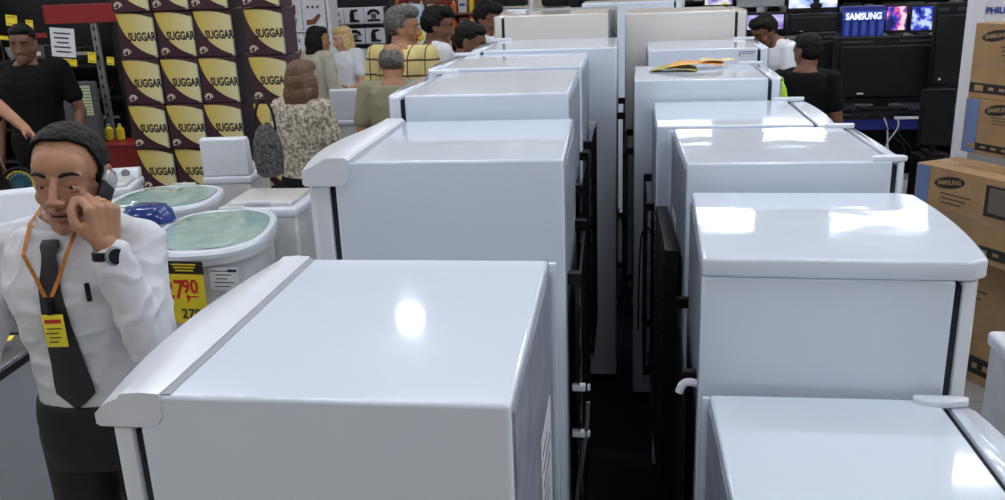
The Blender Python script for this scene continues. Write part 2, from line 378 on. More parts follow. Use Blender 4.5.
# ceiling luminaires: rows of long fittings running across the hall
LAMPH = mat('lamp_housing', (210, 212, 216), 0.4)
TUBE = mat('lamp_tube', (236, 242, 255), 0.4, emit=TUBE_E if 'TUBE_E' in globals() else 20.0)
proto = None
G = 'ceiling light fittings'
li = 0
xs = [-10.4+2.3*i for i in range(10)]
ys = [-1.6, 1.6, 3.6, 5.75, 12.2, 18.6, 24.2, 26.2, 31.0]  # third row is an added one, there to brighten the refrigerator tops
for y in ys:
    for x in xs:
        if proto is None:
            proto = thing('ceiling_light', (x, y, CEILZ-0.12), 0, 'long white ceiling lamp fitting with two bare bright tubes', 'ceiling light', G)
            b = MB(); b.prism([(-0.09, 0), (0.09, 0), (0.05, 0.06), (-0.05, 0.06)], -0.66, 0.66, LAMPH, Matrix(((0, 0, 1, 0), (1, 0, 0, 0), (0, 1, 0, 0.06), (0, 0, 0, 1))))
            b.build('lamp_housing', proto)
            for dy in (-0.05, 0.05):
                b = MB(); b.tube([(-0.62, dy, 0.03), (0.62, dy, 0.03)], 0.024, TUBE, 8); b.build('lamp_tube', proto)
            o = proto
        else: o = copy_tree(proto)
        o.location = (x, y, CEILZ-0.12)
        if y > 20: o.scale = (1.25, 3, 3); o.location.z = CEILZ-0.36
for x in (-8.9, 0.95, 2.35, 3.75):
    o = copy_tree(proto); o.location = (x, 6.75, CEILZ-0.12)
w = bpy.data.worlds.new('world'); bpy.context.scene.world = w; w.use_nodes = True
w.node_tree.nodes['Background'].inputs[0].default_value = (0.8, 0.85, 1, 1); w.node_tree.nodes['Background'].inputs[1].default_value = 0.3
# light thrown down by each fitting
ld = bpy.data.lights.new('lamp_light', 'AREA'); ld.shape = 'RECTANGLE'; ld.size = 1.25; ld.size_y = 0.10; ld.energy = 16; ld.color = (0.91, 0.955, 1.0)
for y in ys:
    for x in xs:
        o = bpy.data.objects.new('lamp_light', ld); C.objects.link(o); o.location = (x, y, CEILZ-0.16)
for x in (-8.9, 0.95, 2.35, 3.75):
    o = bpy.data.objects.new('lamp_light', ld); C.objects.link(o); o.location = (x, 6.75, CEILZ-0.16)
sc = bpy.context.scene
sc.view_settings.view_transform = 'Standard'; sc.view_settings.look = 'None'; sc.view_settings.gamma = 1; sc.view_settings.use_curve_mapping = False
sc.view_settings.exposure = -0.62
sc.cycles.max_bounces = 6; sc.cycles.caustics_reflective = False; sc.cycles.caustics_refractive = False; sc.cycles.sample_clamp_indirect = 4.0

for gx, gy, wh in ((-2.05, 7.7, 'nearer'), (-2.25, 17.6, 'further')):
    t = thing('globe_lamp', (gx, gy, CEILZ-0.22), 0, 'round white globe lamp under the ceiling, the %s one' % wh, 'ceiling light')
    b = MB(); b.ell((0, 0, 0), (0.13, 0.13, 0.12), TUBE); b.build('globe', t); b = MB(); b.lathe([(0.05, 0.10), (0.05, 0.22)], LAMPH, 16); b.build('stem', t)

slab('floor_strip', (-0.75, 0.2, 0.0), (0.80, 7.9, 0.0012), mat('dark_floor', (24, 24, 25), 0.7))  # thin near-black layer over the tiles under both rows and the aisle
# ------------------------------------------------------------------ washing machines and stove on the left
TEAL = mat('lid_window', (162, 192, 190), 0.08, coat=0.7, bump=0.007, bscale=7.0)
TUBW = mat('tub_plastic', (205, 206, 206), 0.4, var=0.03, vscale=10)
TUBD = mat('tub_grey_trim', (120, 122, 126), 0.6)  # plain mid grey of the hose channel and knobs
SIGNY = mat('price_card', (226, 204, 40), 0.5, var=0.04, vscale=14)
SIGNK = mat('price_card_head', (28, 24, 22), 0.5)
REDINK = mat('red_marker', (190, 34, 30), 0.6)
STEEL = mat('brushed_steel', (150, 152, 156), 0.3, metal=0.8)
def superell(a, b_, n, k=40, e=2.6):
    r = []
    for i in range(k):
        t = 2*PI*i/k; c, s = math.cos(t), math.sin(t)
        r.append((math.copysign(abs(c)**(2/e), c)*a, math.copysign(abs(s)**(2/e), s)*b_))
    return r
def tub_washer(label, loc, rz, a=0.31, b_=0.25, h=0.98, group=None):
    root = thing('tub_washing_machine', loc, rz, label, 'washing machine', group)
    b = MB(); rg = []
    for z, k in ((0.03, 0.80), (0.06, 0.84), (0.5, 0.90), (0.86, 0.95), (h-0.06, 0.97)):
        rg.append([(x*k, y*k, z) for x, y in superell(a, b_, 0)])
    b.rings(rg, TUBW); b.build('tub', root)
    b = MB(); rg = []
    for z, k in ((h-0.065, 1.0), (h-0.06, 1.03), (h-0.035, 1.04), (h-0.028, 1.03), (h-0.03, 0.97)):
        rg.append([(x*k, y*k, z) for x, y in superell(a, b_, 0)])
    b.rings(rg, TUBW); b.build('tub_rim', root)
    # lid: a white rim and a slightly domed teal window
    b = MB(); rg = []
    for z, k in ((h-0.03, 1.05), (h-0.012, 1.055), (h, 1.03), (h+0.004, 0.98), (h+0.002, 0.93), (h-0.004, 0.91)):
        rg.append([(x*k, y*k, z) for x, y in superell(a, b_, 0)])
    b.rings(rg, PLAS)
    lid = b.build('lid', root)
    b = MB(); rg = []
    for k in (0.915, 0.8, 0.6, 0.4, 0.2, 0.02):
        rg.append([(x*k, y*k, h+0.0005+0.010*(1-k*k)+0.003*math.sin(x*k*30)) for x, y in superell(a, b_, 0)])
    b.rings(rg, TEAL); b.build('lid_window', lid)
    b = MB(); b.box((0, b_*1.0, h+0.004), (0.12, 0.03, 0.02), TUBW, 0.005); b.build('lid_hinge', lid)
    b = MB(); b.box((0, b_*0.86, 0.5), (0.1, 0.03, 0.6), TUBD, 0.01)
    for sx in (-1, 1):
        b2 = MB(); b2.lathe([(0.02, 0), (0.025, 0.02), (0.02, 0.035)], BLK2, 12, Matrix.Translation((sx*a*0.6, -b_*0.5, 0))); b2.build('foot', root)
        b2 = MB(); b2.lathe([(0.02, 0), (0.025, 0.02), (0.02, 0.035)], BLK2, 12, Matrix.Translation((sx*a*0.6, b_*0.5, 0))); b2.build('foot', root)
    b.build('hose_channel', root)
    return root
p = on_z(215, 229, 0.96); TW1 = tub_washer('rounded tub washing machine with pale teal lid window and yellow 27,90 price card', (p.x, p.y, 0), 0.22, a=0.25, b_=0.355, h=0.96)
# price card taped to its side
q = at_y(184, 297, p.y-0.372)
cardM = face_M((q.x, q.y, q.z), (1, -0.05, 0), (0, 0, 1))
def toward(v, px): return v
card = thing('price_card', (0, 0, 0), 0, 'yellow price card with red 27,90 taped to the front tub washing machine', 'price card')
cw, chh = 0.20, 0.235
b = MB(); b.box((0, 0, 0), (cw, chh, 0.002), SIGNY, M=cardM); b.build('card', card)
b = MB(); b.box((0.0, chh/2+0.012, 0.001), (cw+0.01, 0.055, 0.002), SIGNK, M=cardM); b.box((-0.07, chh/2+0.012, 0.0025), (0.03, 0.045, 0.001), mat('card_portrait', (150, 110, 84), 0.6), M=cardM)
for k in range(3): b.box((0.02, chh/2+0.026-k*0.013, 0.0025), (0.11-k*0.015, 0.006, 0.001), SIGNY, M=cardM)
b.build('card_header', card)
b = MB(); b.text('27,', 0.115, REDINK, cardM @ Matrix.Translation((-0.088, 0.03, 0.003)), bold=0.002, sx=0.85); b.text('90', 0.085, REDINK, cardM @ Matrix.Translation((0.0, 0.045, 0.003)), bold=0.002, sx=0.85)
b.box((0.045, 0.004, 0.003), (0.05, 0.005, 0.001), REDINK, M=cardM); b.build('price_figures', card)
b = MB(); b.text('279', 0.06, INK, cardM @ Matrix.Translation((-0.02, -0.075, 0.003)), bold=0.001); b.build('price_figures', card)
b = MB()
q2 = at_y(224, 279, p.y-0.33); M2 = face_M(q2, (1, -0.02, 0), (0, 0, 1))
b.box((0, 0, 0), (0.13, 0.10, 0.0015), PAPER, M=M2)
for k in range(5): b.box((-0.01+0.01*(k % 2), 0.035-k*0.017, 0.001), (0.09-0.02*(k % 3), 0.004, 0.001), INK, M=M2)
b.box((0.04, 0.037, 0.0012), (0.04, 0.012, 0.001), INK, M=M2)
tag(b.build('energy_label'), 'white printed label beside the yellow price card on the washing machine', 'label')
p = on_z(166, 197, 0.95); tub_washer('rounded tub washing machine with teal lid window behind the priced one', (p.x, p.y, 0), 0.1, a=0.27, b_=0.27, h=0.95)

# square-lid washer between the tubs and the curved-trim refrigerators
WASHP = mat('washer_top_plastic', (214, 210, 210), 0.3, coat=0.2, var=0.02, vscale=5)
def square_washer(label, loc, rz, w, d, h, panel=True, group=None, ph=0.12, name='washing_machine'):
    root = thing(name, loc, rz, label, 'washing machine', group)
    b = MB(); b.box((0, 0, (h-0.04)/2+0.01), (w, d, h-0.08), TUBW, 0.015); b.build('cabinet', root)
    b = MB(); b.box((0, 0, h-0.035), (w+0.015, d+0.015, 0.05), PLAS, 0.014, seg=3); b.build('top_deck', root)
    b = MB(); b.box((0, -d*0.08, h+0.0), (w*0.84, d*0.68, 0.028), WASHP, 0.012, seg=3)
    lid = b.build('lid', root)
    b = MB(); b.box((0, -d*0.42, h+0.012), (w*0.3, 0.025, 0.018), PLAS, 0.006); b.build('lid_grip', lid)
    if panel:
        knobs = ph < 0.15
        b = MB(); pr = [(-d*0.0, 0), (0.10, 0), (0.10, ph*0.95), (0.06, ph), (0.03, ph*0.9)]
        b.prism([(y, z) for y, z in pr], -w/2, w/2, PLAS, Matrix(((0, 0, 1, 0), (1, 0, 0, d/2-0.10), (0, 1, 0, h-0.01), (0, 0, 0, 1))), bev=0.01)
        cp = b.build('control_panel', root)
        for k in range(3 if knobs else 0):
            b = MB(); x = (k-1)*w*0.26; Mk = Matrix.Translation((x, d/2-0.085, h+ph*0.45)) @ Matrix.Rotation(PI/2-0.15, 4, 'X')
            b.lathe([(0.024, 0), (0.024, 0.016), (0.018, 0.022), (0.001, 0.022)], TUBD, 16, Mk); b.build('knob', cp)
    for sx in (-1, 1):
        for sy in (-1, 1):
            b = MB(); b.lathe([(0.018, 0), (0.02, 0.02), (0.02, 0.04)], BLK2, 10, Matrix.Translation((sx*w*0.4, sy*d*0.4, 0))); b.build('foot', root)
    return root
p = on_z(272, 192, 0.97); square_washer('white square washing machine with closed lid beside the priced tub', (p.x, p.y, 0), 0.02, 0.40, 0.44, 0.95, panel=False)
p = on_z(233, 165, 0.93); square_washer('white washing machine with upright rounded panel before the stacked range hood boxes', (p.x, p.y+0.05, 0), PI+0.1, 0.29, 0.40, 0.90, ph=0.24)
p = on_z(356, 112, 1.0); square_washer('white appliance with upright panel beside the seated blonde woman', (p.x, p.y, 0), PI+0.1, 0.32, 0.40, 0.98, ph=0.24)
p = on_z(10, 232, 0.95); square_washer('white washing machine with dark slot behind the talking man, leftmost', (p.x, p.y, 0), 0.5, 0.6, 0.6, 0.95, ph=0.16)
p = on_z(104, 180, 0.95); square_washer('small white washing machine close behind the shoulder of the talking man', (p.x, p.y+0.05, 0), 0.3, 0.30, 0.34, 0.93, ph=0.06)
# blue lid
p = on_z(150, 214, 1.0)
BLUEP = mat('blue_plastic', (24, 52, 120), 0.12, coat=0.6, bump=0.004, bscale=9)
rt = thing('blue_plastic_basin', (p.x, p.y-0.02, 0.968), 0.3, 'glossy dark blue plastic basin upside down between the two teal lids', 'basin')
rt.location.y -= 0.0
b = MB(); rg = []
for z, k in ((0.0, 1.0), (0.008, 1.04), (0.02, 1.0), (0.05, 0.92), (0.075, 0.75), (0.085, 0.4), (0.086, 0.02)):
    rg.append([(x*k, y*k, z) for x, y in superell(0.12, 0.08, 0)])
b.rings(rg, BLUEP); b.build('basin', rt)
b = MB(); b.tube(bez((-0.11, 0, 0.01), (-0.17, 0, 0.02), (-0.17, 0.05, 0.02), (-0.1, 0.05, 0.01)), 0.006, BLUEP); b.build('grip', rt)

# stove whose grey side closes the lower left corner
p1 = on_z(0, 366, 0.86); p2 = on_z(31, 345, 0.86)
dr = (p2-p1); ang = math.atan2(dr.y, dr.x)-PI/2
STOVEG = mat('stove_side_grey', (150, 153, 158), 0.4, bump=0.0004, bscale=150)
STTOP = mat('stove_top_steel', (128, 130, 134), 0.25, metal=0.7)
W_, D_ = 0.58, 1.25
st = thing('stove', (0, 0, 0), ang, 'grey-sided stove with steel top and black grates at the lower left', 'stove')
mid = p1+dr*0.5; n_ = Vector((math.cos(ang), math.sin(ang), 0)); tdir = Vector((-math.sin(ang), math.cos(ang), 0))
cpos = mid - n_*(W_/2) + tdir*0.0; st.location = (cpos.x, cpos.y, 0)
b = MB(); b.box((0, 0, 0.43), (W_, D_, 0.78), STOVEG, 0.004); b.build('cabinet', st)
b = MB(); b.box((0, 0, 0.828), (W_+0.004, D_+0.004, 0.03), BLK2, 0.002); b.build('dark_band', st)
b = MB(); b.box((0, 0, 0.853), (W_+0.03, D_+0.03, 0.016), STTOP, 0.005); b.build('cooktop', st)
for bx in (-0.14, 0.14):
    for by in (-0.38, 0.0, 0.38):
        b = MB(); M = Matrix.Translation((bx, by, 0.862))
        b.lathe([(0.05, 0), (0.05, 0.01), (0.035, 0.014), (0.032, 0.022), (0.001, 0.022)], BLK2, 20, M); b.build('burner', st)
        b = MB()
        b.tube([(bx-0.11, by-0.11, 0.862), (bx-0.11, by-0.11, 0.892), (bx+0.11, by-0.11, 0.892), (bx+0.11, by-0.11, 0.862)], 0.005, BLK2, 6)
        b.tube([(bx-0.11, by+0.11, 0.862), (bx-0.11, by+0.11, 0.892), (bx+0.11, by+0.11, 0.892), (bx+0.11, by+0.11, 0.862)], 0.005, BLK2, 6)
        for k in (-0.06, 0, 0.06): b.tube([(bx+k, by-0.11, 0.892), (bx+k, by+0.11, 0.892)], 0.005, BLK2, 6)
        b.build('grate', st)
for sx in (-1, 1):
    for sy in (-1, 1):
        b = MB(); b.lathe([(0.018, 0), (0.02, 0.02), (0.02, 0.045)], BLK2, 10, Matrix.Translation((sx*W_*0.42, sy*D_*0.42, 0))); b.build('foot', st)
q = on_z(3, 339, 0.90)
tg = MB(); tg.box((0, 0, 0), (0.06, 0.045, 0.002), SIGNY, M=Matrix.Translation((q.x, q.y, 0.9)) @ Matrix.Rotation(0.4, 4, 'Z')); tag(tg.build('price_tag'), 'small yellow price tag lying on the stove grates', 'price tag')
# ------------------------------------------------------------------ stacked range hood boxes (left)
MAROON = mat('carton_maroon', (52, 20, 36), 0.45)
def swoosh_mat():
    m = bpy.data.materials.new('carton_gold'); m.use_nodes = True; nt = m.node_tree; b = nt.nodes['Principled BSDF']
    tc = nt.nodes.new('ShaderNodeTexCoord'); sx = nt.nodes.new('ShaderNodeSeparateXYZ'); nt.links.new(tc.outputs['Object'], sx.inputs[0])
    mr = nt.nodes.new('ShaderNodeMapRange'); mr.inputs['From Min'].default_value = -0.14; mr.inputs['From Max'].default_value = 0.14
    r = nt.nodes.new('ShaderNodeValToRGB'); r.color_ramp.elements[0].color = lin((196, 164, 40)); r.color_ramp.elements[1].color = lin((214, 212, 168))
    nt.links.new(sx.outputs['X'], mr.inputs['Value']); nt.links.new(mr.outputs['Result'], r.inputs['Fac']); nt.links.new(r.outputs['Color'], b.inputs['Base Color'])
    b.inputs['Roughness'].default_value = 0.4; return m
GOLD = swoosh_mat(); GREYSH = mat('carton_side_shading', (150, 148, 140), 0.5); CREAMP = mat('carton_cream_print', (224, 214, 190), 0.5); BLACKP = mat('carton_black_print', (24, 20, 20), 0.5)
YB = 5.6
a0 = at_y(115, 11, YB); a1 = at_y(121, 58, YB)
bh = abs(a0.z-a1.z); 
x0 = at_y(112, 11, YB).x; x1 = at_y(151, 11, YB).x; x2 = at_y(190, 11, YB).x; x3 = at_y(241, 11, YB).x; x4 = at_y(290, 11, YB).x
ztop = (at_y(115, 11, YB).z + at_y(192, 11, YB).z)/2
bw = x2-x1
SX = bw*0.73/(bh*0.25*3.95)
def make_carton():
    root = thing('range_hood_carton', (0, 0, 0), 0)
    w, h, d = bw-0.006, bh-0.004, 0.22
    b = MB(); b.box((0, d/2, h/2), (w, d, h), MAROON, 0.004)
    b.prism([(w*0.40, 0.004), (w*0.495, 0.004), (w*0.495, h*0.86), (w*0.40, h*0.9)], 0, 0.001, GREYSH, Matrix(((1, 0, 0, 0), (0, 0, -1, 0), (0, 1, 0, 0), (0, 0, 0, 1))))  # right strip painted grey for the shading on the carton side
    b.build('carton', root)
    # leaf-shaped gold panel: flat top, curved left edge running down to the right
    pts = []
    A_ = Vector((-w*0.49, h*0.97, 0)); B_ = Vector((w*0.46, h*0.04, 0))
    for p in bez(A_, (-w*0.38, h*0.45, 0), (-w*0.05, h*0.15, 0), B_, 12): pts.append((p.x, p.y))
    pts.append((w*0.46, h*0.86))
    for p in bez((w*0.46, h*0.86, 0), (w*0.2, h*0.97, 0), (-w*0.2, h*0.99, 0), A_, 8)[1:-1]: pts.append((p.x, p.y))
    b = MB(); F = Matrix(((1, 0, 0, 0), (0, 0, -1, 0), (0, 1, 0, 0), (0, 0, 0, 1)))
    b.prism(pts, 0.001, 0.003, GOLD, F); b.build('gold_panel', root)
    b = MB(); b.text('SUGGAR', h*0.25, BLACKP, F @ Matrix.Translation((-w*0.235, h*0.46, 0.0035)), bold=0.0030, sx=SX); b.build('lettering', root)
    b = MB(); Fe = F @ Matrix.Translation((-w*0.33, h*0.13, 0.0015))
    for r_ in (0.10, 0.065):
        b.tube([Fe @ Vector((w*r_*math.cos(t), w*r_*math.sin(t)*0.9, 0)) for t in [PI*1.05-PI*1.1*i/10 for i in range(11)]], 0.003, CREAMP, 5)
    b.tube([Fe @ Vector((-w*0.1, -h*0.045, 0)), Fe @ Vector((-w*0.03, -h*0.05, 0))], 0.003, CREAMP, 5); b.tube([Fe @ Vector((w*0.03, -h*0.045, 0)), Fe @ Vector((w*0.03, h*0.02, 0))], 0.003, CREAMP, 5)
    b.build('emblem', root)
    return root
cols = ['leftmost column', 'second column', 'third column', 'rightmost column']
proto = None; k = 0
xs_ = [x0+bw/2, x1+bw/2, x2+bw/2, x3+bw/2]
names_ = ['topmost', 'second from the top', 'third from the top', 'fourth from the top', 'fifth from the top']
zb = ztop-0.0
nrow = int(zb/bh)+1; rows = [zb-bh*(i) for i in range(0, nrow+1)]
zz = [ztop-bh*i for i in range(nrow) if ztop-bh*i > bh*0.5]
base = zz[-1]-bh*1.0
order = ['in the row cut by the photo top', 'in the first full row', 'in the second full row', 'in the third full row', 'in the fourth full row']
for ci, x in enumerate(xs_):
    zt = ztop+bh; r = 0
    while zt-bh > -0.02:
        z = zt-bh
        if proto is None: proto = make_carton(); o = proto
        else: o = copy_tree(proto)
        o.location = (x+(0.0), YB+0.012*((ci*3+r*2) % 3), max(z, 0))
        if r < 5: tag(o, 'maroon and gold carton, %s, %s' % (cols[ci], order[r]), 'carton', 'stacked range hood cartons')
        else: tag(o, 'gold and maroon range hood carton low in the stack', 'carton', 'stacked range hood cartons')
        zt -= bh; r += 1
# pallet the cartons stand on takes up the remaining height
rem = zt
if rem > 0.01:
    b = MB(); b.box2((xs_[0]-bw/2, YB+0.02, 0), (xs_[-1]+bw/2, YB+0.34, rem-0.001), mat('pallet_wood', (140, 110, 74), 0.7, var=0.1), 0.004)
    tag(b.build('pallet'), 'wooden pallet under the stacked range hood cartons', 'pallet')
else: pass

# ------------------------------------------------------------------ television boxes (right)
KRAFT = mat('kraft_cardboard', (150, 118, 80), 0.7, var=0.05, vscale=9)
KRAFTD = mat('kraft_tape', (150, 118, 86), 0.35, var=0.05)
BLUEG = mat('carton_blue_side', (92, 112, 150), 0.6, var=0.05, vscale=10)
def tv_carton(label, corner, rz, w, d, h, print_k=1.0, side=True, tv=True, z0=None, name='television_carton'):
    root = thing(name, (corner.x, corner.y, corner.z), rz, label, 'carton', 'television cartons piled on the right')
    b = MB(); b.box((w/2, d/2, h/2), (w, d, h), KRAFT, 0.004)
    if side: b.box((0.045, -0.0012, h/2), (0.075, 0.0026, h*0.97), BLUEG)
    b.box((w/2, -0.001, h*0.14), (w*0.99, 0.002, h*0.13), BLACKP)
    b.box((w/2, -0.0008, h*0.47), (w*0.99, 0.0016, h*0.05), KRAFTD)
    b.box((w/2, d/2, h+0.0005), (w*0.98, 0.06, 0.001), KRAFTD)
    for k in range(3): b.box((0.13+0.11*(1-0.1*k), -0.0014, h*(0.70-0.055*k)), (0.17-0.03*k, 0.001, h*0.012), INK)
    b.box((0.06, -0.003, h*0.14), (0.05, 0.001, h*0.08), KRAFT)
    for k in range(7): b.box((0.13+k*0.06, -0.003, h*0.14), (0.03, 0.001, h*0.04), KRAFTD)
    b.build('carton', root)
    F = Matrix(((1, 0, 0, 0), (0, 0, -1, 0), (0, 1, 0, 0), (0, 0, 0, 1)))
    ex = 0.085*print_k; b = MB()
    b.prism([((0.115 if side else 0.045)+ex+ex*math.cos(2*PI*i/28), h*0.84+ex*0.34*math.sin(2*PI*i/28)+0.16*ex*math.cos(2*PI*i/28)) for i in range(28)], 0.001, 0.002, BLACKP, F)
    b.text('SAMSUNG', ex*0.36, KRAFT, F @ Matrix.Translation(((0.115 if side else 0.045)+ex, h*0.84, 0.0022)) @ Matrix.Rotation(0.14, 4, 'Z'), align='CENTER', bold=0.0008, sx=0.95); b.build('brand_oval', root)
    if tv:
        b = MB(); xs0 = (0.40 if side else 0.30); b.box((xs0+0.22, -0.002, h*0.74), (0.44, 0.001, h*0.36), BLACKP); b.box((xs0+0.22, -0.003, h*0.75), (0.40, 0.001, h*0.29), GREYP2); b.box((xs0+0.22, -0.002, h*0.53), (0.14, 0.001, h*0.03), BLACKP); b.build('printed_screen', root)
    return root
GREYP2 = mat('printed_screen_grey', (92, 84, 72), 0.4)
R_ = -1.06
def corner_at(u, v, y): return at_y(u, v, y)
# lowest carton on the floor, big one on it, then the two above
yb = 4.45
cL = at_y(958, 318, yb); 
floorz = 0.0
c_low = Vector((at_y(950, 300, yb).x, yb, 0.0))
c_big_b = at_y(935, 235, yb)
hl = at_y(950, 240, yb).z
tv_carton('low television carton on the floor under the big one', Vector((at_y(938, 262, yb).x, yb+0.06, 0)), R_, 1.0, 0.2, hl-0.002, tv=False)
big_top = at_y(934, 162, yb).z
cb = at_y(936, 162, yb)
tv_carton('big television carton with black oval mark lying across the lowest one', Vector((at_y(917, 165, yb).x, yb, hl)), R_, 1.15, 0.26, big_top-hl, side=True, print_k=1.0)
# ------------------------------------------------------------------ people
SKIN = mat('skin_olive', (158, 112, 84), 0.5, var=0.03, vscale=30, spec=0.35)
SKIND = mat('skin_brown', (112, 76, 58), 0.5, var=0.03, vscale=30, spec=0.35)
SKINL = mat('skin_fair', (196, 150, 124), 0.5, var=0.03, vscale=30, spec=0.35)
LIP = mat('lips', (150, 100, 86), 0.5); LIPD = mat('mouth_inside', (50, 22, 22), 0.6)
EYEW = mat('eye_white', (206, 202, 196), 0.25); IRIS = mat('iris_dark', (26, 18, 14), 0.15)
HBLK = mat('hair_black', (9, 7, 6), 0.6, spec=0.2, var=0.25, vscale=60, bump=0.002, bscale=220)
HBRN = mat('hair_brown', (70, 46, 30), 0.5, rgb2=(98, 66, 42), vscale=90, bump=0.002, bscale=160)
HBLD = mat('hair_blonde', (206, 180, 122), 0.5, rgb2=(168, 136, 86), vscale=40, bump=0.002, bscale=160)
HGRY = mat('hair_grey', (44, 42, 40), 0.55, rgb2=(104, 102, 98), vscale=80, bump=0.002, bscale=180)

def blob(mb, voxel, smooth=4, disp=None, fac=0.5):
    o = mb.build('tmp', smooth=False, fix=False)
    r = o.modifiers.new('r', 'REMESH'); r.mode = 'VOXEL'; r.voxel_size = voxel; r.adaptivity = 0
    if smooth:
        s = o.modifiers.new('s', 'SMOOTH'); s.iterations = smooth; s.factor = fac
    bpy.context.view_layer.update()
    me = bpy.data.meshes.new_from_object(o.evaluated_get(bpy.context.evaluated_depsgraph_get()))
    old = o.data; bpy.data.objects.remove(o); bpy.data.meshes.remove(old)
    if disp:
        ns = [v.normal.copy() for v in me.vertices]
        for v, n_ in zip(me.vertices, ns): v.co = v.co + n_*disp(v.co)
    me.polygons.foreach_set('use_smooth', [True]*len(me.polygons)); me.update()
    return me
def link_mesh(name, me, m, parent):
    me.materials.clear()
    for x in (m if isinstance(m, list) else [m]): me.materials.append(x)
    o = bpy.data.objects.new(name, me); C.objects.link(o); o.parent = parent; return o
def cap(mb, a, b, ra, rb, m=None, n=16):
    a = Vector(a); b = Vector(b); d = b-a; L = max(d.length, 1e-5); d = d/L; pts = []; rs = []
    for i in range(5):
        t = PI/2*i/5; pts.append(a-d*ra*math.cos(t)); rs.append(max(ra*math.sin(t), ra*0.02))
    for t in (0, 0.5, 1): pts.append(a+d*L*t); rs.append(ra+(rb-ra)*t)
    for i in range(1, 6):
        t = PI/2*i/5; pts.append(b+d*rb*math.sin(t)); rs.append(max(rb*math.cos(t), rb*0.02))
    mb.tube(pts, rs, m or SKIN, n)
def chain(mb, pts, rs):
    for i in range(len(pts)-1): cap(mb, pts[i], pts[i+1], rs[i], rs[i+1])
def rot_frame(o, yaw=0, pitch=0, roll=0):   # face frame: -Y is forward; positive pitch looks down
    return Matrix.Translation(o) @ Matrix.Rotation(yaw, 4, 'Z') @ Matrix.Rotation(pitch, 4, 'X') @ Matrix.Rotation(roll, 4, 'Y')
def head_prims(mb, M, k=1.0, open_mouth=0.0):
    S = Matrix.Scale(k, 4); M = M @ S
    def e(c, r): mb.ell(c, r, SKIN, M, 24, 16)
    def c_(a, b, ra, rb): cap(mb, M @ Vector(a), M @ Vector(b), ra*k, rb*k)
    e((0, 0.012, 0.036), (0.074, 0.096, 0.084)); e((0, -0.028, -0.028), (0.058, 0.062, 0.080)); e((0, -0.036, -0.080), (0.043, 0.044, 0.032))
    e((0, -0.05, 0.035), (0.058, 0.042, 0.05))
    c_((0, -0.072, -0.100), (0, -0.062, -0.096), 0.018, 0.02)
    for s in (-1, 1):
        c_((s*0.052, 0.006, -0.058), (s*0.016, -0.062, -0.098), 0.020, 0.015)
        c_((s*0.060, -0.005, -0.02), (s*0.052, 0.004, -0.06), 0.018, 0.018)
        e((s*0.036, -0.058, -0.030), (0.021, 0.020, 0.022))
        c_((s*0.014, -0.084, 0.020), (s*0.046, -0.070, 0.022), 0.0095, 0.009)
        e((s*0.012, -0.102, -0.035), (0.0095, 0.012, 0.009))
        c_((s*0.020, -0.0795, 0.0070), (s*0.042, -0.0735, 0.0060), 0.0072, 0.0066)     # upper lid
        c_((s*0.020, -0.0800, -0.0105), (s*0.042, -0.073, -0.0095), 0.0052, 0.005)    # lower lid
        # ear
        for i in range(7):
            t = PI*1.15*i/6-0.9
            a = (s*(0.079+0.004*math.sin(t)), 0.018+0.015*math.sin(t+0.25)*1.0, -0.006+0.028*math.cos(t)); 
            t2 = PI*1.15*(i+1)/6-0.9
            b_ = (s*(0.079+0.004*math.sin(t2)), 0.018+0.015*math.sin(t2+0.25), -0.006+0.028*math.cos(t2))
            if i < 6: c_(a, b_, 0.0048, 0.0048)
        e((s*0.075, 0.014, -0.004), (0.007, 0.014, 0.024)); e((s*0.075, 0.006, -0.032), (0.006, 0.008, 0.008))
    c_((0, -0.088, 0.014), (0, -0.110, -0.026), 0.0085, 0.0105); e((0, -0.113, -0.030), (0.0115, 0.011, 0.010))
    zo = open_mouth
    c_((-0.019, -0.084, -0.0600), (0, -0.0935, -0.0585), 0.0050, 0.0060); c_((0.019, -0.084, -0.0600), (0, -0.0935, -0.0585), 0.0058, 0.0068)
    c_((-0.017, -0.082, -0.0715-zo), (0, -0.090, -0.0735-zo), 0.0054, 0.0066); c_((0.017, -0.082, -0.0715-zo), (0, -0.090, -0.0735-zo), 0.0062, 0.0075)
def paint_face(me, Mi, k, mats_idx=(1, 2), zo=0.0):
    # lips and the dark line between them get their own material slots
    for p in me.polygons:
        c = Mi @ p.center; c = c/k
        if c.y < -0.074 and abs(c.x) < 0.027 and -0.084-zo < c.z < -0.052:
            w_ = 1-(c.x/0.027)**2
            if -0.0635-zo*1.0-0.0035 < c.z+0.0 < -0.0635+0.0005 and abs(c.x) < 0.021: p.material_index = mats_idx[1]
            elif abs(c.z+0.066+zo/2) < (0.0045+zo/2)+0.0105*w_: p.material_index = mats_idx[0]
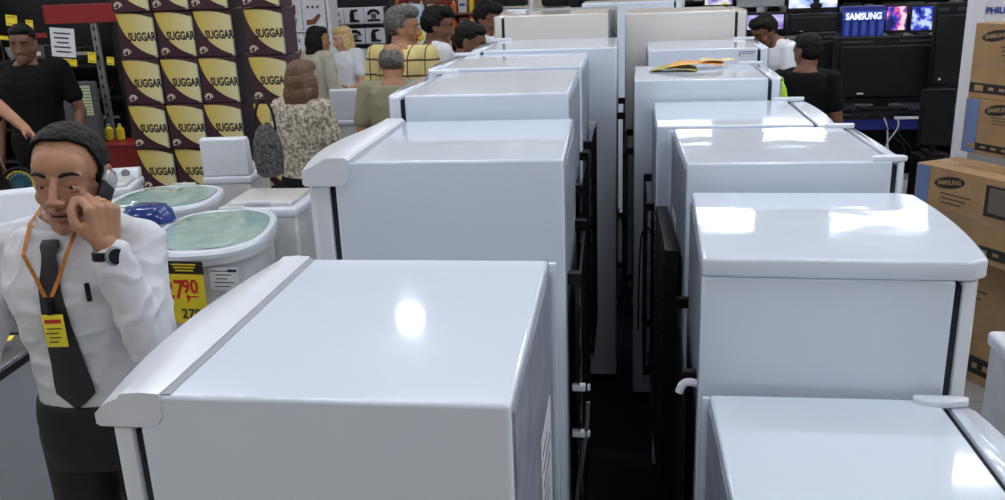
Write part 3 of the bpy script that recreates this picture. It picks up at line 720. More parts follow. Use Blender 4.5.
def hand_prims(mb, M, k=1.0, side=1, curls=(0.5, 0.6, 0.7, 0.8), thumb=0.5, spread=0.06):
    # x toward the thumb (times side), y toward the fingertips, z the back of the hand
    def c_(a, b, ra, rb): cap(mb, M @ (Vector(a)*k), M @ (Vector(b)*k), ra*k, rb*k, n=12)
    s = side
    for i, x in enumerate((0.030, 0.010, -0.010, -0.029)):
        c_((s*x*0.55, 0.0, 0), (s*x, 0.086-abs(x-0.008)*0.25, 0.0), 0.0155, 0.0125)
    c_((s*0.02, 0.02, -0.006), (s*0.035, 0.045, -0.008), 0.016, 0.013); c_((-s*0.02, 0.02, -0.005), (-s*0.026, 0.06, -0.004), 0.015, 0.012)
    Ls = ((0.042, 0.026, 0.021), (0.046, 0.030, 0.022), (0.042, 0.028, 0.021), (0.034, 0.021, 0.018)); tips = []
    for i, x in enumerate((0.030, 0.010, -0.010, -0.029)):
        p = Vector((s*x, 0.088-abs(x-0.008)*0.25, 0.002)); a = 0.0; r = 0.0096 if i < 3 else 0.0082; sp = s*(x)*spread*20/1.0*0.05
        for j, L in enumerate(Ls[i]):
            a += curls[i]*(0.9, 1.15, 0.75)[j]
            q_ = p+Vector((sp*0.3*L*10, math.cos(a)*L, -math.sin(a)*L))
            c_(p, q_, r, r*0.93); p = q_; r *= 0.93
        tips.append(M @ (p*k))
    p0 = Vector((s*0.026, 0.022, -0.006)); p1_ = Vector((s*0.052, 0.052, -0.014-0.02*thumb)); p2_ = Vector((s*(0.056-0.012*thumb), 0.082, -0.018-0.035*thumb)); p3_ = Vector((s*(0.052-0.03*thumb), 0.104, -0.02-0.045*thumb))
    c_(p0, p1_, 0.0155, 0.0115); c_(p1_, p2_, 0.0115, 0.0105); c_(p2_, p3_, 0.0105, 0.0085)
    return tips
TORSO = [(0.84, .150, .100, .012), (0.90, .165, .115, .012), (0.97, .166, .118, .010), (1.03, .152, .108, .006), (1.06, .146, .104, .004), (1.16, .148, .106, .0), (1.26, .164, .116, -.002), (1.34, .172, .116, .0), (1.41, .160, .098, .010), (1.455, .118, .074, .018), (1.49, .062, .058, .022)]
def torso_rings(mb, X, S, grow=0.0, z0=0, z1=9, m=None, belly=0.0, wide=1.0):
    rg = []
    for z, a, b_, y0 in TORSO:
        if z < z0-1e-6 or z > z1+1e-6: continue
        bl = belly*math.exp(-((z-1.08)/0.13)**2)
        ring = []
        for i in range(28):
            t = 2*PI*i/28; c, s = math.cos(t), math.sin(t)
            x = math.copysign(abs(c)**(2/2.4), c)*(a*S*wide+grow+bl*0.4); y = math.copysign(abs(s)**(2/2.4), s)*(b_*S+grow)+y0*S
            if s < 0: y -= bl*abs(s)
            ring.append(X(Vector((x, y, z*S))))
        rg.append(ring)
    mb.rings(rg, m or SKIN)
def hair_cap(parent, M, k, keep, m, name='hair', grow=0.008, nz=0.004, thick=0.010, squash=(1, 1, 1)):
    bm = bmesh.new(); bmesh.ops.create_uvsphere(bm, u_segments=64, v_segments=48, radius=1)
    for v in bm.verts:
        d = v.co.copy(); p = Vector((d.x*(0.076+grow)*squash[0], d.y*(0.099+grow)*squash[1]+0.012, d.z*(0.086+grow)*squash[2]+0.036))
        p += d*nz*noise.noise(p*70)+d*nz*0.8*noise.noise(p*25); v.co = p
    dead = [v for v in bm.verts if not keep(v.co)]
    bmesh.ops.delete(bm, geom=dead, context='VERTS')
    inner = bmesh.ops.duplicate(bm, geom=bm.verts[:]+bm.edges[:]+bm.faces[:])
    vm = {}
    mb = MB(); bm.verts.ensure_lookup_table(); 
    mb.addbm(bm, m, M @ Matrix.Scale(k, 4)); o = mb.build(name, parent, fix=False)
    return o
def simple_hair(parent, M, k, m, style, name='hair'):
    """closed hair mass built from overlapping volumes, as one remeshed part"""
    mb = MB(); MM = M @ Matrix.Scale(k, 4)
    def e(c, r): mb.ell(c, r, m, MM, 20, 14)
    e((0, 0.024, 0.052), (0.080, 0.094, 0.082))
    if style == 'short': e((0, 0.040, 0.010), (0.076, 0.074, 0.070)); e((0, -0.03, 0.092), (0.062, 0.052, 0.035))
    if style == 'balding': mb = MB(); e((0, 0.035, 0.012), (0.081, 0.084, 0.062)); e((0.0, 0.05, 0.04), (0.074, 0.06, 0.055))
    if style == 'bushy': e((0, 0.040, 0.020), (0.090, 0.085, 0.082)); e((0, -0.035, 0.095), (0.078, 0.058, 0.045))
    if style == 'bob':
        e((0, 0.036, 0.0), (0.092, 0.086, 0.10)); e((0, 0.05, -0.07), (0.100, 0.066, 0.085)); mb.box((0, 0.045, -0.10), (0.17, 0.10, 0.09), m, 0.03, M=MM); e((0, -0.03, 0.09), (0.068, 0.06, 0.04))
        for s in (-1, 1): e((s*0.075, 0.01, -0.04), (0.026, 0.05, 0.09))
    if style == 'long':
        e((0, 0.04, -0.02), (0.092, 0.088, 0.12)); e((0, 0.055, -0.12), (0.094, 0.062, 0.12)); e((0, -0.03, 0.09), (0.066, 0.056, 0.04))
        for s in (-1, 1): e((s*0.074, 0.02, -0.06), (0.026, 0.045, 0.11))
    me = blob(mb, 0.006*k, 2, lambda c: 0.0025*noise.noise(c*45)+0.002*noise.noise(c*110))
    return link_mesh(name, me, m, parent)

def person(label, loc, rz, height, skin, shirt, trousers, hair, style, head=(0, 0, 0), lean=0.0, armL=None, armR=None, sleeve='short', voxel=0.008, belly=0.0, group=None, female=False, folds=0.004, head_off=(0, -0.015, -0.055), legs='trousers', face=True, hands=((0.3, 0.35, 0.4, 0.45), (0.3, 0.35, 0.4, 0.45)), shoes=True, palm=None, open_mouth=0.0, hairfn=None, legL=None, legR=None, wide=1.0, hand_dir=None, bulk=1.0):
    S = height/1.75
    root = thing('person', loc, rz, label, 'person', group)
    piv = Vector((0, 0, 0.95*S)); Rl = Matrix.Rotation(lean, 4, 'X')
    def X(p):
        p = Vector(p)
        w_ = min(1, max(0, (p.z-0.92*S)/(0.16*S)))
        if w_ == 0 or lean == 0: return p
        q_ = piv+(Rl @ (p-piv)); return p.lerp(q_, w_)
    def J(x, y, z): return X(Vector((x*S, y*S, z*S)))
    sw = (0.175 if female else 0.192)*wide
    sz = 1.425-0.17*(1-bulk)
    sh = {1: J(sw, 0.012, sz), -1: J(-sw, 0.012, sz)}
    dflt = {1: (J(sw+0.055, 0.03, 1.13), J(sw+0.06, -0.06, 0.88)), -1: (J(-sw-0.055, 0.03, 1.13), J(-sw-0.06, -0.06, 0.88))}
    arms = {}
    for s, a in ((1, armL), (-1, armR)): arms[s] = (J(*a[0]), J(*a[1])) if a else dflt[s]
    hip = {s: Vector((s*0.088*S, 0.01*S, 0.90*S)) for s in (1, -1)}
    lg = {1: legL, -1: legR}
    knee = {}; ank = {}
    for s in (1, -1):
        if lg[s]: knee[s] = Vector(lg[s][0])*S; ank[s] = Vector(lg[s][1])*S
        else: knee[s] = Vector((s*0.095*S, -0.01*S, 0.49*S)); ank[s] = Vector((s*0.10*S, 0.03*S, 0.085*S))
    Mh = rot_frame(J(0, -0.005, 1.635)+Vector(head_off), *head)
    k = S*1.0
    mb = MB(); torso_rings(mb, X, S, 0, belly=belly, wide=wide)
    neckb = J(0, 0.022, 1.46); cap(mb, neckb, Mh @ Vector((0, 0.018, -0.06)), 0.058*S, 0.054*S)
    head_prims(mb, Mh, k, open_mouth)
    wf = []
    for s in (1, -1):
        el, wr = arms[s]
        cap(mb, J(s*0.10*wide, 0.012, 1.42), sh[s], 0.055*S, 0.052*S); cap(mb, sh[s], el, 0.050*S, 0.038*S); cap(mb, el, wr, 0.040*S, 0.026*S)
        cap(mb, hip[s], knee[s], 0.085*S, 0.056*S); cap(mb, knee[s], knee[s].lerp(ank[s], 0.35), 0.055*S, 0.056*S); cap(mb, knee[s].lerp(ank[s], 0.35), ank[s], 0.056*S, 0.036*S)
        fd = Vector((0, -1, 0)) if (ank[s]-knee[s]).z < -0.2 else Vector((0, -1, 0))
        cap(mb, ank[s]+Vector((0, 0.02, -0.045))*S, ank[s]+Vector((s*0.01, -0.15, -0.055))*S, 0.032*S, 0.026*S)
        d = (wr-el).normalized()
        if hand_dir and s in hand_dir: d = Vector(hand_dir[s]).normalized()
        up = Vector((s*1.0, 0, 0)) if palm is None or palm.get(s) is None else Vector(palm[s])
        z = (up-d*up.dot(d)).normalized(); x = d.cross(z)
        Mw = Matrix(((x.x, d.x, z.x, wr.x), (x.y, d.y, z.y, wr.y), (x.z, d.z, z.z, wr.z), (0, 0, 0, 1)))
        # the thumb is the forward/upper side of a relaxed hand
        ts = 1 if (x.dot(Vector((0, -1, 0.3))) > 0) else -1
        wf.append((s, Mw, ts)); hand_prims(mb, Mw, S, ts, hands[0] if s == 1 else hands[1])
    me = blob(mb, voxel, 3 if voxel < 0.006 else 2, None, 0.4)
    if face: paint_face_list = [skin, LIP, LIPD]
    o = link_mesh('body', me, [skin, LIP, LIPD], root)
    paint_face(me, Mh.inverted(), k, zo=open_mouth)
    # eyes
    for s in (-1, 1):
        b = MB(); b.ell((s*0.031, -0.0680, -0.001), (0.0120, 0.0120, 0.0095), EYEW, Mh @ Matrix.Scale(k, 4), 16, 12)
        b.ell((s*0.0300, -0.0775, -0.0035), (0.0062, 0.0035, 0.0055), IRIS, Mh @ Matrix.Scale(k, 4), 12, 8); b.build('eye', root)
    # eyebrows
    for s in (-1, 1):
        b = MB(); MM = Mh @ Matrix.Scale(k, 4)
        pts = [MM @ Vector((s*x, y, z)) for x, y, z in ((0.014, -0.0955, 0.025), (0.026, -0.0925, 0.030), (0.040, -0.0845, 0.030), (0.051, -0.0745, 0.024))]
        b.tube(pts, [0.0035*k, 0.0045*k, 0.004*k, 0.002*k], hair if hair != HBLD else HBRN, 6); b.build('eyebrow', root)
    if hairfn: hairfn(root, Mh, k)
    else: simple_hair(root, Mh, k, hair, style)
    # shirt
    mb = MB(); g = 0.017*S
    torso_rings(mb, X, S, g, 0.84 if female else 0.97, 1.455, belly=belly, wide=wide)
    if female:
        for s in (1, -1): mb.ell(J(s*0.075, -0.095, 1.29), (0.06*S, 0.045*S, 0.06*S), SKIN)
    for s in (1, -1):
        el, wr = arms[s]
        cap(mb, J(s*0.10*wide, 0.012, 1.417), sh[s], 0.066*S*bulk, 0.062*S*bulk); cap(mb, J(s*0.030, 0.022, 1.452), J(s*0.12*wide, 0.014, 1.420), 0.046*S*bulk, 0.063*S*bulk)
        if sleeve == 'long':
            cap(mb, sh[s], el, 0.062*S*bulk, 0.052*S); cap(mb, el, el.lerp(wr, 0.90), 0.052*S, 0.038*S)
        elif sleeve == 'short': cap(mb, sh[s], sh[s].lerp(el, 0.62), 0.062*S, 0.060*S)
    me = blob(mb, max(voxel, 0.006), 3, lambda c: min(1, max(0, (c.z-1.0*S)/(0.12*S)))*max(0.0, folds*(0.7*noise.noise(c*9)+0.8*(1-2.6*abs(noise.noise(Vector((c.x*12+c.z*9, c.y*12, c.z*15-c.x*8))))))))
    so = link_mesh('shirt', me, shirt, root)
    # trousers
    mb = MB()
    torso_rings(mb, X, S, 0.026*S, 0.84, 1.03, belly=belly*0.6, wide=wide)
    for s in (1, -1):
        cap(mb, hip[s], knee[s], 0.096*S, 0.068*S); cap(mb, knee[s], ank[s]+Vector((0, 0, 0.02)), 0.068*S, 0.054*S)
    me = blob(mb, 0.010, 3, lambda c: 0.004*noise.noise(c*10))
    link_mesh('trousers', me, trousers, root)
    for s in (1, -1):
        mb = MB(); cap(mb, ank[s]+Vector((0, 0.03, -0.045))*S, ank[s]+Vector((s*0.012, -0.16, -0.052))*S, 0.038*S, 0.033*S)
        mb.box(ank[s]+Vector((s*0.006, -0.07, -0.078))*S, (0.075*S, 0.25*S, 0.014), BLK2, 0.003)
        me = blob(mb, 0.008, 2); link_mesh('shoe', me, BLK2, root)
    return root, J, Mh, S, arms, wf
# ------------------------------------------------------------------ the man on the telephone
SHIRTW = mat('shirt_white_cotton', (214, 215, 222), 0.75, bump=0.006, bscale=9)
TIEM = mat('tie_navy', (26, 27, 36), 0.55, var=0.15, vscale=60)
TROU = mat('trousers_black', (14, 14, 16), 0.7, bump=0.002, bscale=30)
ORANGE = mat('lanyard_orange', (176, 110, 34), 0.6, var=0.1, vscale=60)
BADGEY = mat('badge_yellow', (232, 214, 50), 0.4)
def hair_man(root, M, k):
    def keep(p):
        x, y, z = p
        if y < -0.060: lim = 0.102
        elif y < -0.040: lim = 0.102+(y+0.060)/0.020*(-0.022)
        elif y < -0.022: lim = 0.080-(y+0.040)/0.018*0.050
        elif y < -0.006: lim = -0.012          # sideburn
        elif y < 0.032: lim = 0.026 if abs(x) > 0.05 else -0.1
        else: lim = -0.035-(y-0.032)*0.4
        return z > lim
    mb = MB(); MM = M @ Matrix.Scale(k, 4)
    bm = bmesh.new(); bmesh.ops.create_uvsphere(bm, u_segments=120, v_segments=90, radius=1)
    for v in bm.verts:
        d = v.co.copy(); low = 1.0 if d.z > 0 else 1.0
        p = Vector((d.x*0.0825, d.y*0.106+0.010, d.z*0.0905+0.034))
        fr = max(0, min(1, (-d.y+0.3)))*max(0, d.z)
        p += d*(0.002+0.002*fr)*noise.noise(p*90)+d*0.002*noise.noise(p*28)+Vector((0, -0.002, 0.004))*fr; v.co = p
    dead = [v for v in bm.verts if not keep(v.co)]
    bmesh.ops.delete(bm, geom=dead, context='VERTS')
    # close it inwards so that the hair has thickness
    bm.normal_update()
    ext = bmesh.ops.extrude_edge_only(bm, edges=[e for e in bm.edges if e.is_boundary])
    for g in ext['geom']:
        if isinstance(g, bmesh.types.BMVert): g.co = g.co*0.90+Vector((0, 0.001, 0.0035))
    mb.addbm(bm, HBLK, MM); mb.build('hair', root, fix=False, angle=3.0)
hp = at_d(70, 118, 2.15)
mheight = hp.z+0.055
bp = at_d(83, 250, 2.15)
Sm = mheight/1.75
ph = Vector((0.105, -0.080, 1.600))
man, J, Mh, S, arms, wf = person('man in white shirt, dark tie and yellow badge talking on a mobile phone', (bp.x-0.022, bp.y+0.01, 0), 0.12, mheight,
    SKIND if False else mat('skin_tan', (168, 122, 96), 0.48, var=0.04, vscale=25, spec=0.4), SHIRTW, TROU, HBLK, 'short', head=(0.10, 0.05, 0.05), lean=0.03,
    armL=((0.205, -0.130, 1.200), (0.160, -0.160, 1.452)), armR=((-0.255, -0.06, 1.16), (-0.22, -0.30, 1.06)), sleeve='long', voxel=0.0034, hairfn=hair_man, folds=0.009,
    head_off=(0.046, -0.035, -0.055), hand_dir={1: (0.0, 0.12, 1.0)}, hands=((1.15, 1.2, 1.3, 1.4), (0.3, 0.3, 0.3, 0.3)), palm={1: (0.80, -0.60, 0.0), -1: (0, 0, 1)}, open_mouth=0.003, wide=0.85, bulk=0.88)
# collar, tie and belt line follow the chest
def chest_y(z, x=0.0):
    zs = [t[0] for t in TORSO]
    for i in range(len(zs)-1):
        if zs[i] <= z <= zs[i+1]:
            f = (z-zs[i])/(zs[i+1]-zs[i]); b_ = TORSO[i][2]+(TORSO[i+1][2]-TORSO[i][2])*f; y0 = TORSO[i][3]+(TORSO[i+1][3]-TORSO[i][3])*f
            return -(b_+0.016)+y0
    return -0.09
mb = MB()
for s in (-1, 1):
    c = J(0, 0.018, 1.475)
    ring = []
    for i in range(15):
        t = -PI/2+s*(0.10+PI*0.95*i/14)
        ring.append(c+Vector((math.cos(t)*0.071*S, math.sin(t)*0.071*S-0.006, -0.028*math.exp(-i*0.35)+0.004)))
    rg = []
    for i, p in enumerate(ring):
        o_ = (p-c); o_.z = 0; o_.normalize(); w_ = 0.020+0.014*math.exp(-i*0.5)
        rg.append([p+o_*0.002+Vector((0, 0, 0.016)), p+o_*0.012-Vector((0, 0, w_)), p+o_*0.007-Vector((0, 0, w_)), p-o_*0.002+Vector((0, 0, 0.014))])
    mb = MB(); mb.rings(rg, SHIRTW); mb.build('collar', man)
def tie_pt(x, z, off=0.0): return J(x, chest_y(z)-0.012-off+abs(x)*0.10, z)
mb = MB(); rg = []
for z, w_ in ((1.448, 0.020), (1.435, 0.024), (1.418, 0.017), (1.40, 0.019), (1.34, 0.026), (1.25, 0.034), (1.15, 0.041), (1.10, 0.047), (1.07, 0.048), (1.045, 0.022), (1.030, 0.002)):
    o_ = 0.006 if z > 1.41 else 0.0
    rg.append([tie_pt(-w_, z, o_), tie_pt(0, z, o_+0.006), tie_pt(w_, z, o_), tie_pt(0, z, o_-0.008)])
mb.rings(rg, TIEM); mb.build('tie', man, angle=1.5)
mb = MB()
for s in (-1, 1):
    pts = [J(s*0.060, 0.02, 1.505), J(s*0.058, -0.060, 1.478), J(s*0.050, chest_y(1.42)-0.030, 1.425), J(s*0.026, chest_y(1.37)-0.018, 1.37), J(s*0.003, chest_y(1.32)-0.022, 1.32)]
    rg = []
    for i in range(len(pts)-1):
        for kk in range(5):
            p = pts[i].lerp(pts[i+1], kk/5); rg.append([p+Vector((-0.005, -0.001, 0)), p+Vector((0.005, -0.001, 0)), p+Vector((0.005, 0.001, 0)), p+Vector((-0.005, 0.001, 0))])
    mb2 = MB(); mb2.rings(rg, ORANGE); mb2.build('lanyard', man)
pb = J(0.004, chest_y(1.25)-0.028, 1.250)
bd = thing('badge', (0, 0, 0)); bd.parent = man
mb = MB(); mb.tube([J(0.003, chest_y(1.32)-0.024, 1.322), J(0, chest_y(1.29)-0.026, 1.290)], 0.006, BLK2); mb.build('clip', bd)
bpv = Matrix.Translation(pb) @ Matrix.Rotation(0.0, 4, 'Z')
mb = MB(); mb.box((0, 0, 0.0), (0.050, 0.003, 0.080), BADGEY, 0.001, M=bpv); mb.box((0, -0.002, 0.024), (0.038, 0.002, 0.009), REDINK, M=bpv)
for kk in range(4): mb.box((-0.006*(kk % 2), -0.002, 0.006-kk*0.011), (0.034-0.004*kk, 0.001, 0.0025), INK, M=bpv)
mb.build('card', bd)
# belt
# pen in the pocket
mb = MB(); mb.box(J(0.088, chest_y(1.30)-0.008, 1.335), (0.012, 0.008, 0.045), BLK2, 0.003); mb.build('pocket_pen', man)
# watch on the left wrist
s, Mw, ts = [w_ for w_ in wf if w_[0] == 1][0]
el, wr = arms[1]
mb = MB(); mb.lathe([(0.030, -0.010), (0.0315, -0.008), (0.0315, 0.008), (0.030, 0.010), (0.024, 0.009), (0.024, -0.009)], BLK2, 28, Mw @ Matrix.Translation((0, -0.022, 0)) @ Matrix.Rotation(PI/2, 4, 'X') @ Matrix.Diagonal((1.05, 0.98, 1, 1)))
wt = thing('wrist_watch', (0, 0, 0)); wt.parent = man; mb.build('strap', wt)
mb = MB(); mb.lathe([(0.001, 0), (0.021, 0), (0.022, 0.003), (0.021, 0.009), (0.018, 0.010)], STEEL, 28, Mw @ Matrix.Translation((0, -0.022, 0.027))); mb.build('case', wt)
mb = MB(); mb.lathe([(0.001, 0.009), (0.0175, 0.009), (0.0175, 0.0105), (0.001, 0.0108)], BLK2, 24, Mw @ Matrix.Translation((0, -0.022, 0.027))); mb.build('dial', wt)
# ring
a_ = 1.4*0.9; Mr = Mw @ Matrix.Scale(S, 4) @ Matrix.Translation((-ts*0.010, 0.085+0.020*math.cos(a_), 0.002-0.020*math.sin(a_))) @ Matrix.Rotation(-a_-PI/2, 4, 'X')
mb = MB(); mb.tube([Mr @ Vector((0.0108*math.cos(2*PI*i/20), 0.0108*math.sin(2*PI*i/20), 0)) for i in range(20)], 0.0022, mat('gold_ring', (214, 180, 110), 0.3, metal=0.8), 6, closed=True); mb.build('ring', man)
# phone between hand and ear: held thing stays top level
ear = Mh @ Vector((0.090*S, 0.000, -0.002)); mth = Mh @ Vector((0.080*S, -0.080, -0.075))
ax = (mth-ear).normalized(); out = Vector((1, -0.25, 0)); out = (out-ax*out.dot(ax)).normalized(); sd = ax.cross(out)
cpt = ear.lerp(mth, 0.38)
Mp = Matrix(((sd.x, ax.x, out.x, cpt.x), (sd.y, ax.y, out.y, cpt.y), (sd.z, ax.z, out.z, cpt.z), (0, 0, 0, 1)))
ph = thing('mobile_phone', man.location, man.rotation_euler.z, 'silver mobile phone held to the ear of the man in the dark tie', 'mobile phone')
mb = MB(); mb.box((0, 0.012, 0), (0.042, 0.075, 0.012), BLK2, 0.004, M=Mp); mb.box((0, -0.036, 0.001), (0.042, 0.034, 0.014), mat('phone_silver', (176, 178, 184), 0.3, metal=0.4), 0.005, M=Mp); mb.build('phone_body', ph)
mb = MB(); mb.box((0, 0.01, -0.0065), (0.038, 0.075, 0.002), BLK2, M=Mp); mb.build('screen', ph)
# ------------------------------------------------------------------ shoppers and staff further off
def stand(u, v, d):                       # floor point and height of somebody whose crown shows at (u, v), d metres away
    p = at_d(u, v, d); return (p.x, p.y, 0), p.z+0.04
FLORAL = mat('floral_blouse', (196, 188, 168), 0.8, rgb2=(96, 84, 70), vscale=52, detail=4)
BEIGE = mat('beige_jacket', (176, 172, 156), 0.8, var=0.04, vscale=10, bump=0.003, bscale=25)
WHT = mat('white_cotton', (220, 222, 228), 0.75, bump=0.004, bscale=20)
KHAKI = mat('olive_shirt', (134, 130, 104), 0.8, bump=0.003, bscale=20)
BLKS = mat('black_tshirt', (9, 9, 11), 0.85, spec=0.2, bump=0.003, bscale=20)
DENIM = mat('denim_dark', (48, 54, 70), 0.8, var=0.1, vscale=40)
def plaid():
    m = bpy.data.materials.new('yellow_plaid'); m.use_nodes = True; nt = m.node_tree; b = nt.nodes['Principled BSDF']
    tc = nt.nodes.new('ShaderNodeTexCoord'); sp = nt.nodes.new('ShaderNodeSeparateXYZ'); nt.links.new(tc.outputs['Object'], sp.inputs[0])
    def band(sock, period, width):
        a = nt.nodes.new('ShaderNodeMath'); a.operation = 'PINGPONG'; a.inputs[1].default_value = period/2; nt.links.new(sock, a.inputs[0])
        c = nt.nodes.new('ShaderNodeMath'); c.operation = 'LESS_THAN'; c.inputs[1].default_value = width/2; nt.links.new(a.outputs[0], c.inputs[0]); return c
    h_ = band(sp.outputs['Z'], 0.10, 0.013); v_ = band(sp.outputs['X'], 0.11, 0.009)
    mx = nt.nodes.new('ShaderNodeMath'); mx.operation = 'MAXIMUM'; nt.links.new(h_.outputs[0], mx.inputs[0]); nt.links.new(v_.outputs[0], mx.inputs[1])
    c = nt.nodes.new('ShaderNodeMix'); c.data_type = 'RGBA'; c.inputs['A'].default_value = lin((208, 192, 128)); c.inputs['B'].default_value = lin((84, 62, 44))
    nt.links.new(mx.outputs[0], c.inputs['Factor']); nt.links.new(c.outputs['Result'], b.inputs['Base Color']); b.inputs['Roughness'].default_value = 0.8; return m
PLAID = plaid()
def lanyard(root, J, m=BLK2, front=False):
    mb = MB()
    ys = [(-1, 0.062), (1, 0.062)]
    for s, x in ys:
        mb = MB(); mb.tube([J(s*x*0.6, 0.065, 1.475), J(s*x, 0.02, 1.485), J(s*x, -0.06, 1.45), J(s*0.04, -0.135, 1.33), J(0, -0.145, 1.20)], 0.006, m, 6); mb.build('lanyard', root)
# woman in the floral blouse, back to us, with a bag
loc, hh = stand(298, 60, 4.85)
o, J, Mh, S, arms, wf = person('woman with brown hair in floral blouse seen from behind, bag on her arm', loc, PI-0.35, hh, SKINL, FLORAL, BLKS, HBRN, 'bob', head=(0.1, 0.1, 0), female=True, sleeve='short', armL=((0.215, 0.0, 1.15), (0.15, -0.20, 1.10)), armR=((-0.215, 0.0, 1.15), (-0.14, -0.22, 1.12)), voxel=0.009, wide=0.92)
bagp = at_d(268, 150, 4.6)
bg = thing('handbag', (bagp.x, bagp.y, bagp.z-0.14), 0.2, 'black textured handbag hanging beside the woman in the floral blouse', 'handbag')
b = MB(); rg = []
for z, k in ((0, 0.6), (0.02, 0.9), (0.10, 1.05), (0.18, 0.95), (0.24, 0.7), (0.27, 0.35), (0.275, 0.05)): rg.append([(x*k, y*k, z) for x, y in superell(0.075, 0.045, 0)])
b.rings(rg, mat('quilted_black', (30, 30, 32), 0.45, rgb2=(86, 86, 84), vscale=60, bump=0.01, bscale=50)); b.build('bag', bg)
b = MB(); b.tube(bez((-0.05, 0, 0.22), (-0.06, 0, 0.46), (0.06, 0, 0.46), (0.05, 0, 0.22)), 0.007, BLK2); b.build('strap', bg)
loc, hh = stand(315, 26, 7.9)
person('woman with long black hair in beige jacket beside the blonde woman', loc, PI-0.7, hh, SKIN, BEIGE, BLKS, HBLK, 'long', head=(-0.3, 0.1, 0), female=True, sleeve='long', voxel=0.010, armL=((0.22, -0.02, 1.15), (0.12, -0.24, 1.08)), armR=((-0.23, 0.0, 1.15), (-0.15, -0.22, 1.05)))
loc, hh = stand(343, 26, 8.6)
person('blonde woman in white short-sleeved top facing the dark-haired woman', loc, -0.55, hh, SKINL, WHT, BLKS, HBLD, 'bob', head=(-0.35, 0.2, 0), female=True, voxel=0.010, belly=0.03, armL=((0.25, -0.02, 1.12), (0.05, -0.24, 1.0)), armR=((-0.22, -0.05, 1.12), (-0.03, -0.27, 1.02)))
loc, hh = stand(400, 6, 5.8)
person('grey-haired man in yellow checked shirt turning his head to the right', loc, PI-0.35, hh, SKIN, PLAID, DENIM, HGRY, 'bushy', head=(-1.15, 0.12, 0), voxel=0.010, belly=0.02)
loc, hh = stand(391, 43, 5.3)
person('balding man in olive shirt seen from behind, in front of the checked shirt', loc, PI+0.15, hh, SKIN, KHAKI, DENIM, HGRY, 'balding', head=(-0.25, 0.25, 0), voxel=0.009, belly=0.03, wide=0.9)
loc, hh = stand(434, 6, 6.2)
o, J, Mh, S, arms, wf = person('young man in white shirt with black lanyard, face in profile', loc, PI/2+0.5, hh, SKIND, WHT, BLKS, HBLK, 'bushy', head=(-0.35, 0.2, 0), voxel=0.010, sleeve='long'); lanyard(o, J)
loc, hh = stand(466, 22, 5.6)
o, J, Mh, S, arms, wf = person('short-haired man in white shirt bending his head behind the pale fridge doors', loc, PI/2+0.4, hh, SKIND, WHT, BLKS, HBLK, 'short', head=(-0.4, 0.35, 0), voxel=0.010, sleeve='long'); lanyard(o, J)
loc, hh = stand(484, 1, 7.0)
person('tall black-haired man looking down at the end of the left row', loc, PI/2, hh, SKIND, WHT, BLKS, HBLK, 'bushy', head=(-0.3, 0.4, 0), voxel=0.010, sleeve='long')
# right side
loc, hh = stand(798, 18, 7.0)
person('black-haired man in white shirt leaning over beside the pale screen', loc, -1.15, 1.74, SKIND, WHT, BLKS, HBLK, 'bushy', head=(0.1, 0.55, 0), lean=0.42, voxel=0.010, sleeve='long', armL=((0.23, -0.16, 1.15), (0.10, -0.33, 1.05)), armR=((-0.23, -0.16, 1.15), (-0.10, -0.33, 1.05)))
loc, hh = stand(808, 33, 5.5)
person('dark-haired man in black T-shirt seen from behind near the televisions', loc, PI-0.25, hh, SKIND, BLKS, BLKS, HBLK, 'short', head=(0.8, 0.15, 0), voxel=0.010, wide=0.88, bulk=0.9)
# left, by the dark shelves
loc, hh = stand(20, 24, 6.0)
person('man in black shirt standing by the dark shelves at the far left', loc, 0.25, hh, SKIND, BLKS, BLKS, HBLK, 'short', head=(0.1, 0.1, 0), voxel=0.010, armL=((0.27, 0.02, 1.14), (0.25, -0.12, 0.90)))
q = at_d(779, 92, 5.15)
LIME = mat('lime_green_cloth', (170, 214, 40), 0.7, bump=0.004, bscale=30)
b = MB(); rg = []
for z, w_, d_ in ((0, 0.05, 0.03), (0.04, 0.055, 0.035), (0.12, 0.04, 0.03), (0.16, 0.02, 0.015), (0.165, 0.003, 0.003)): rg.append([(q.x+x, q.y+y, q.z-0.10+z) for x, y in superell(w_, d_, 0)])
lb = thing('lime_bag', (0, 0, 0), 0, 'small lime green bag on a black stool beside the man in the black T-shirt', 'bag')
b.rings(rg, LIME); b.build('bag', lb); b = MB(); b.tube(bez((q.x-0.02, q.y, q.z+0.05), (q.x-0.03, q.y, q.z+0.10), (q.x+0.03, q.y, q.z+0.10), (q.x+0.02, q.y, q.z+0.05)), 0.004, LIME, 6); b.build('handle', lb)
sz_ = q.z-0.102
stl = thing('bar_stool', (q.x, q.y, 0), 0, 'tall black stool carrying the lime green bag behind the right row', 'stool')
b = MB(); b.lathe([(0.001, sz_-0.03), (0.10, sz_-0.03), (0.11, sz_-0.015), (0.10, sz_), (0.001, sz_)], BLK2, 24); b.build('seat', stl)
for k in range(4): b = MB(); a_ = PI/4+k*PI/2; b.tube([(0.08*math.cos(a_), 0.08*math.sin(a_), sz_-0.03), (0.13*math.cos(a_), 0.13*math.sin(a_), 0.008)], 0.012, BLK2, 8); b.build('leg', stl)
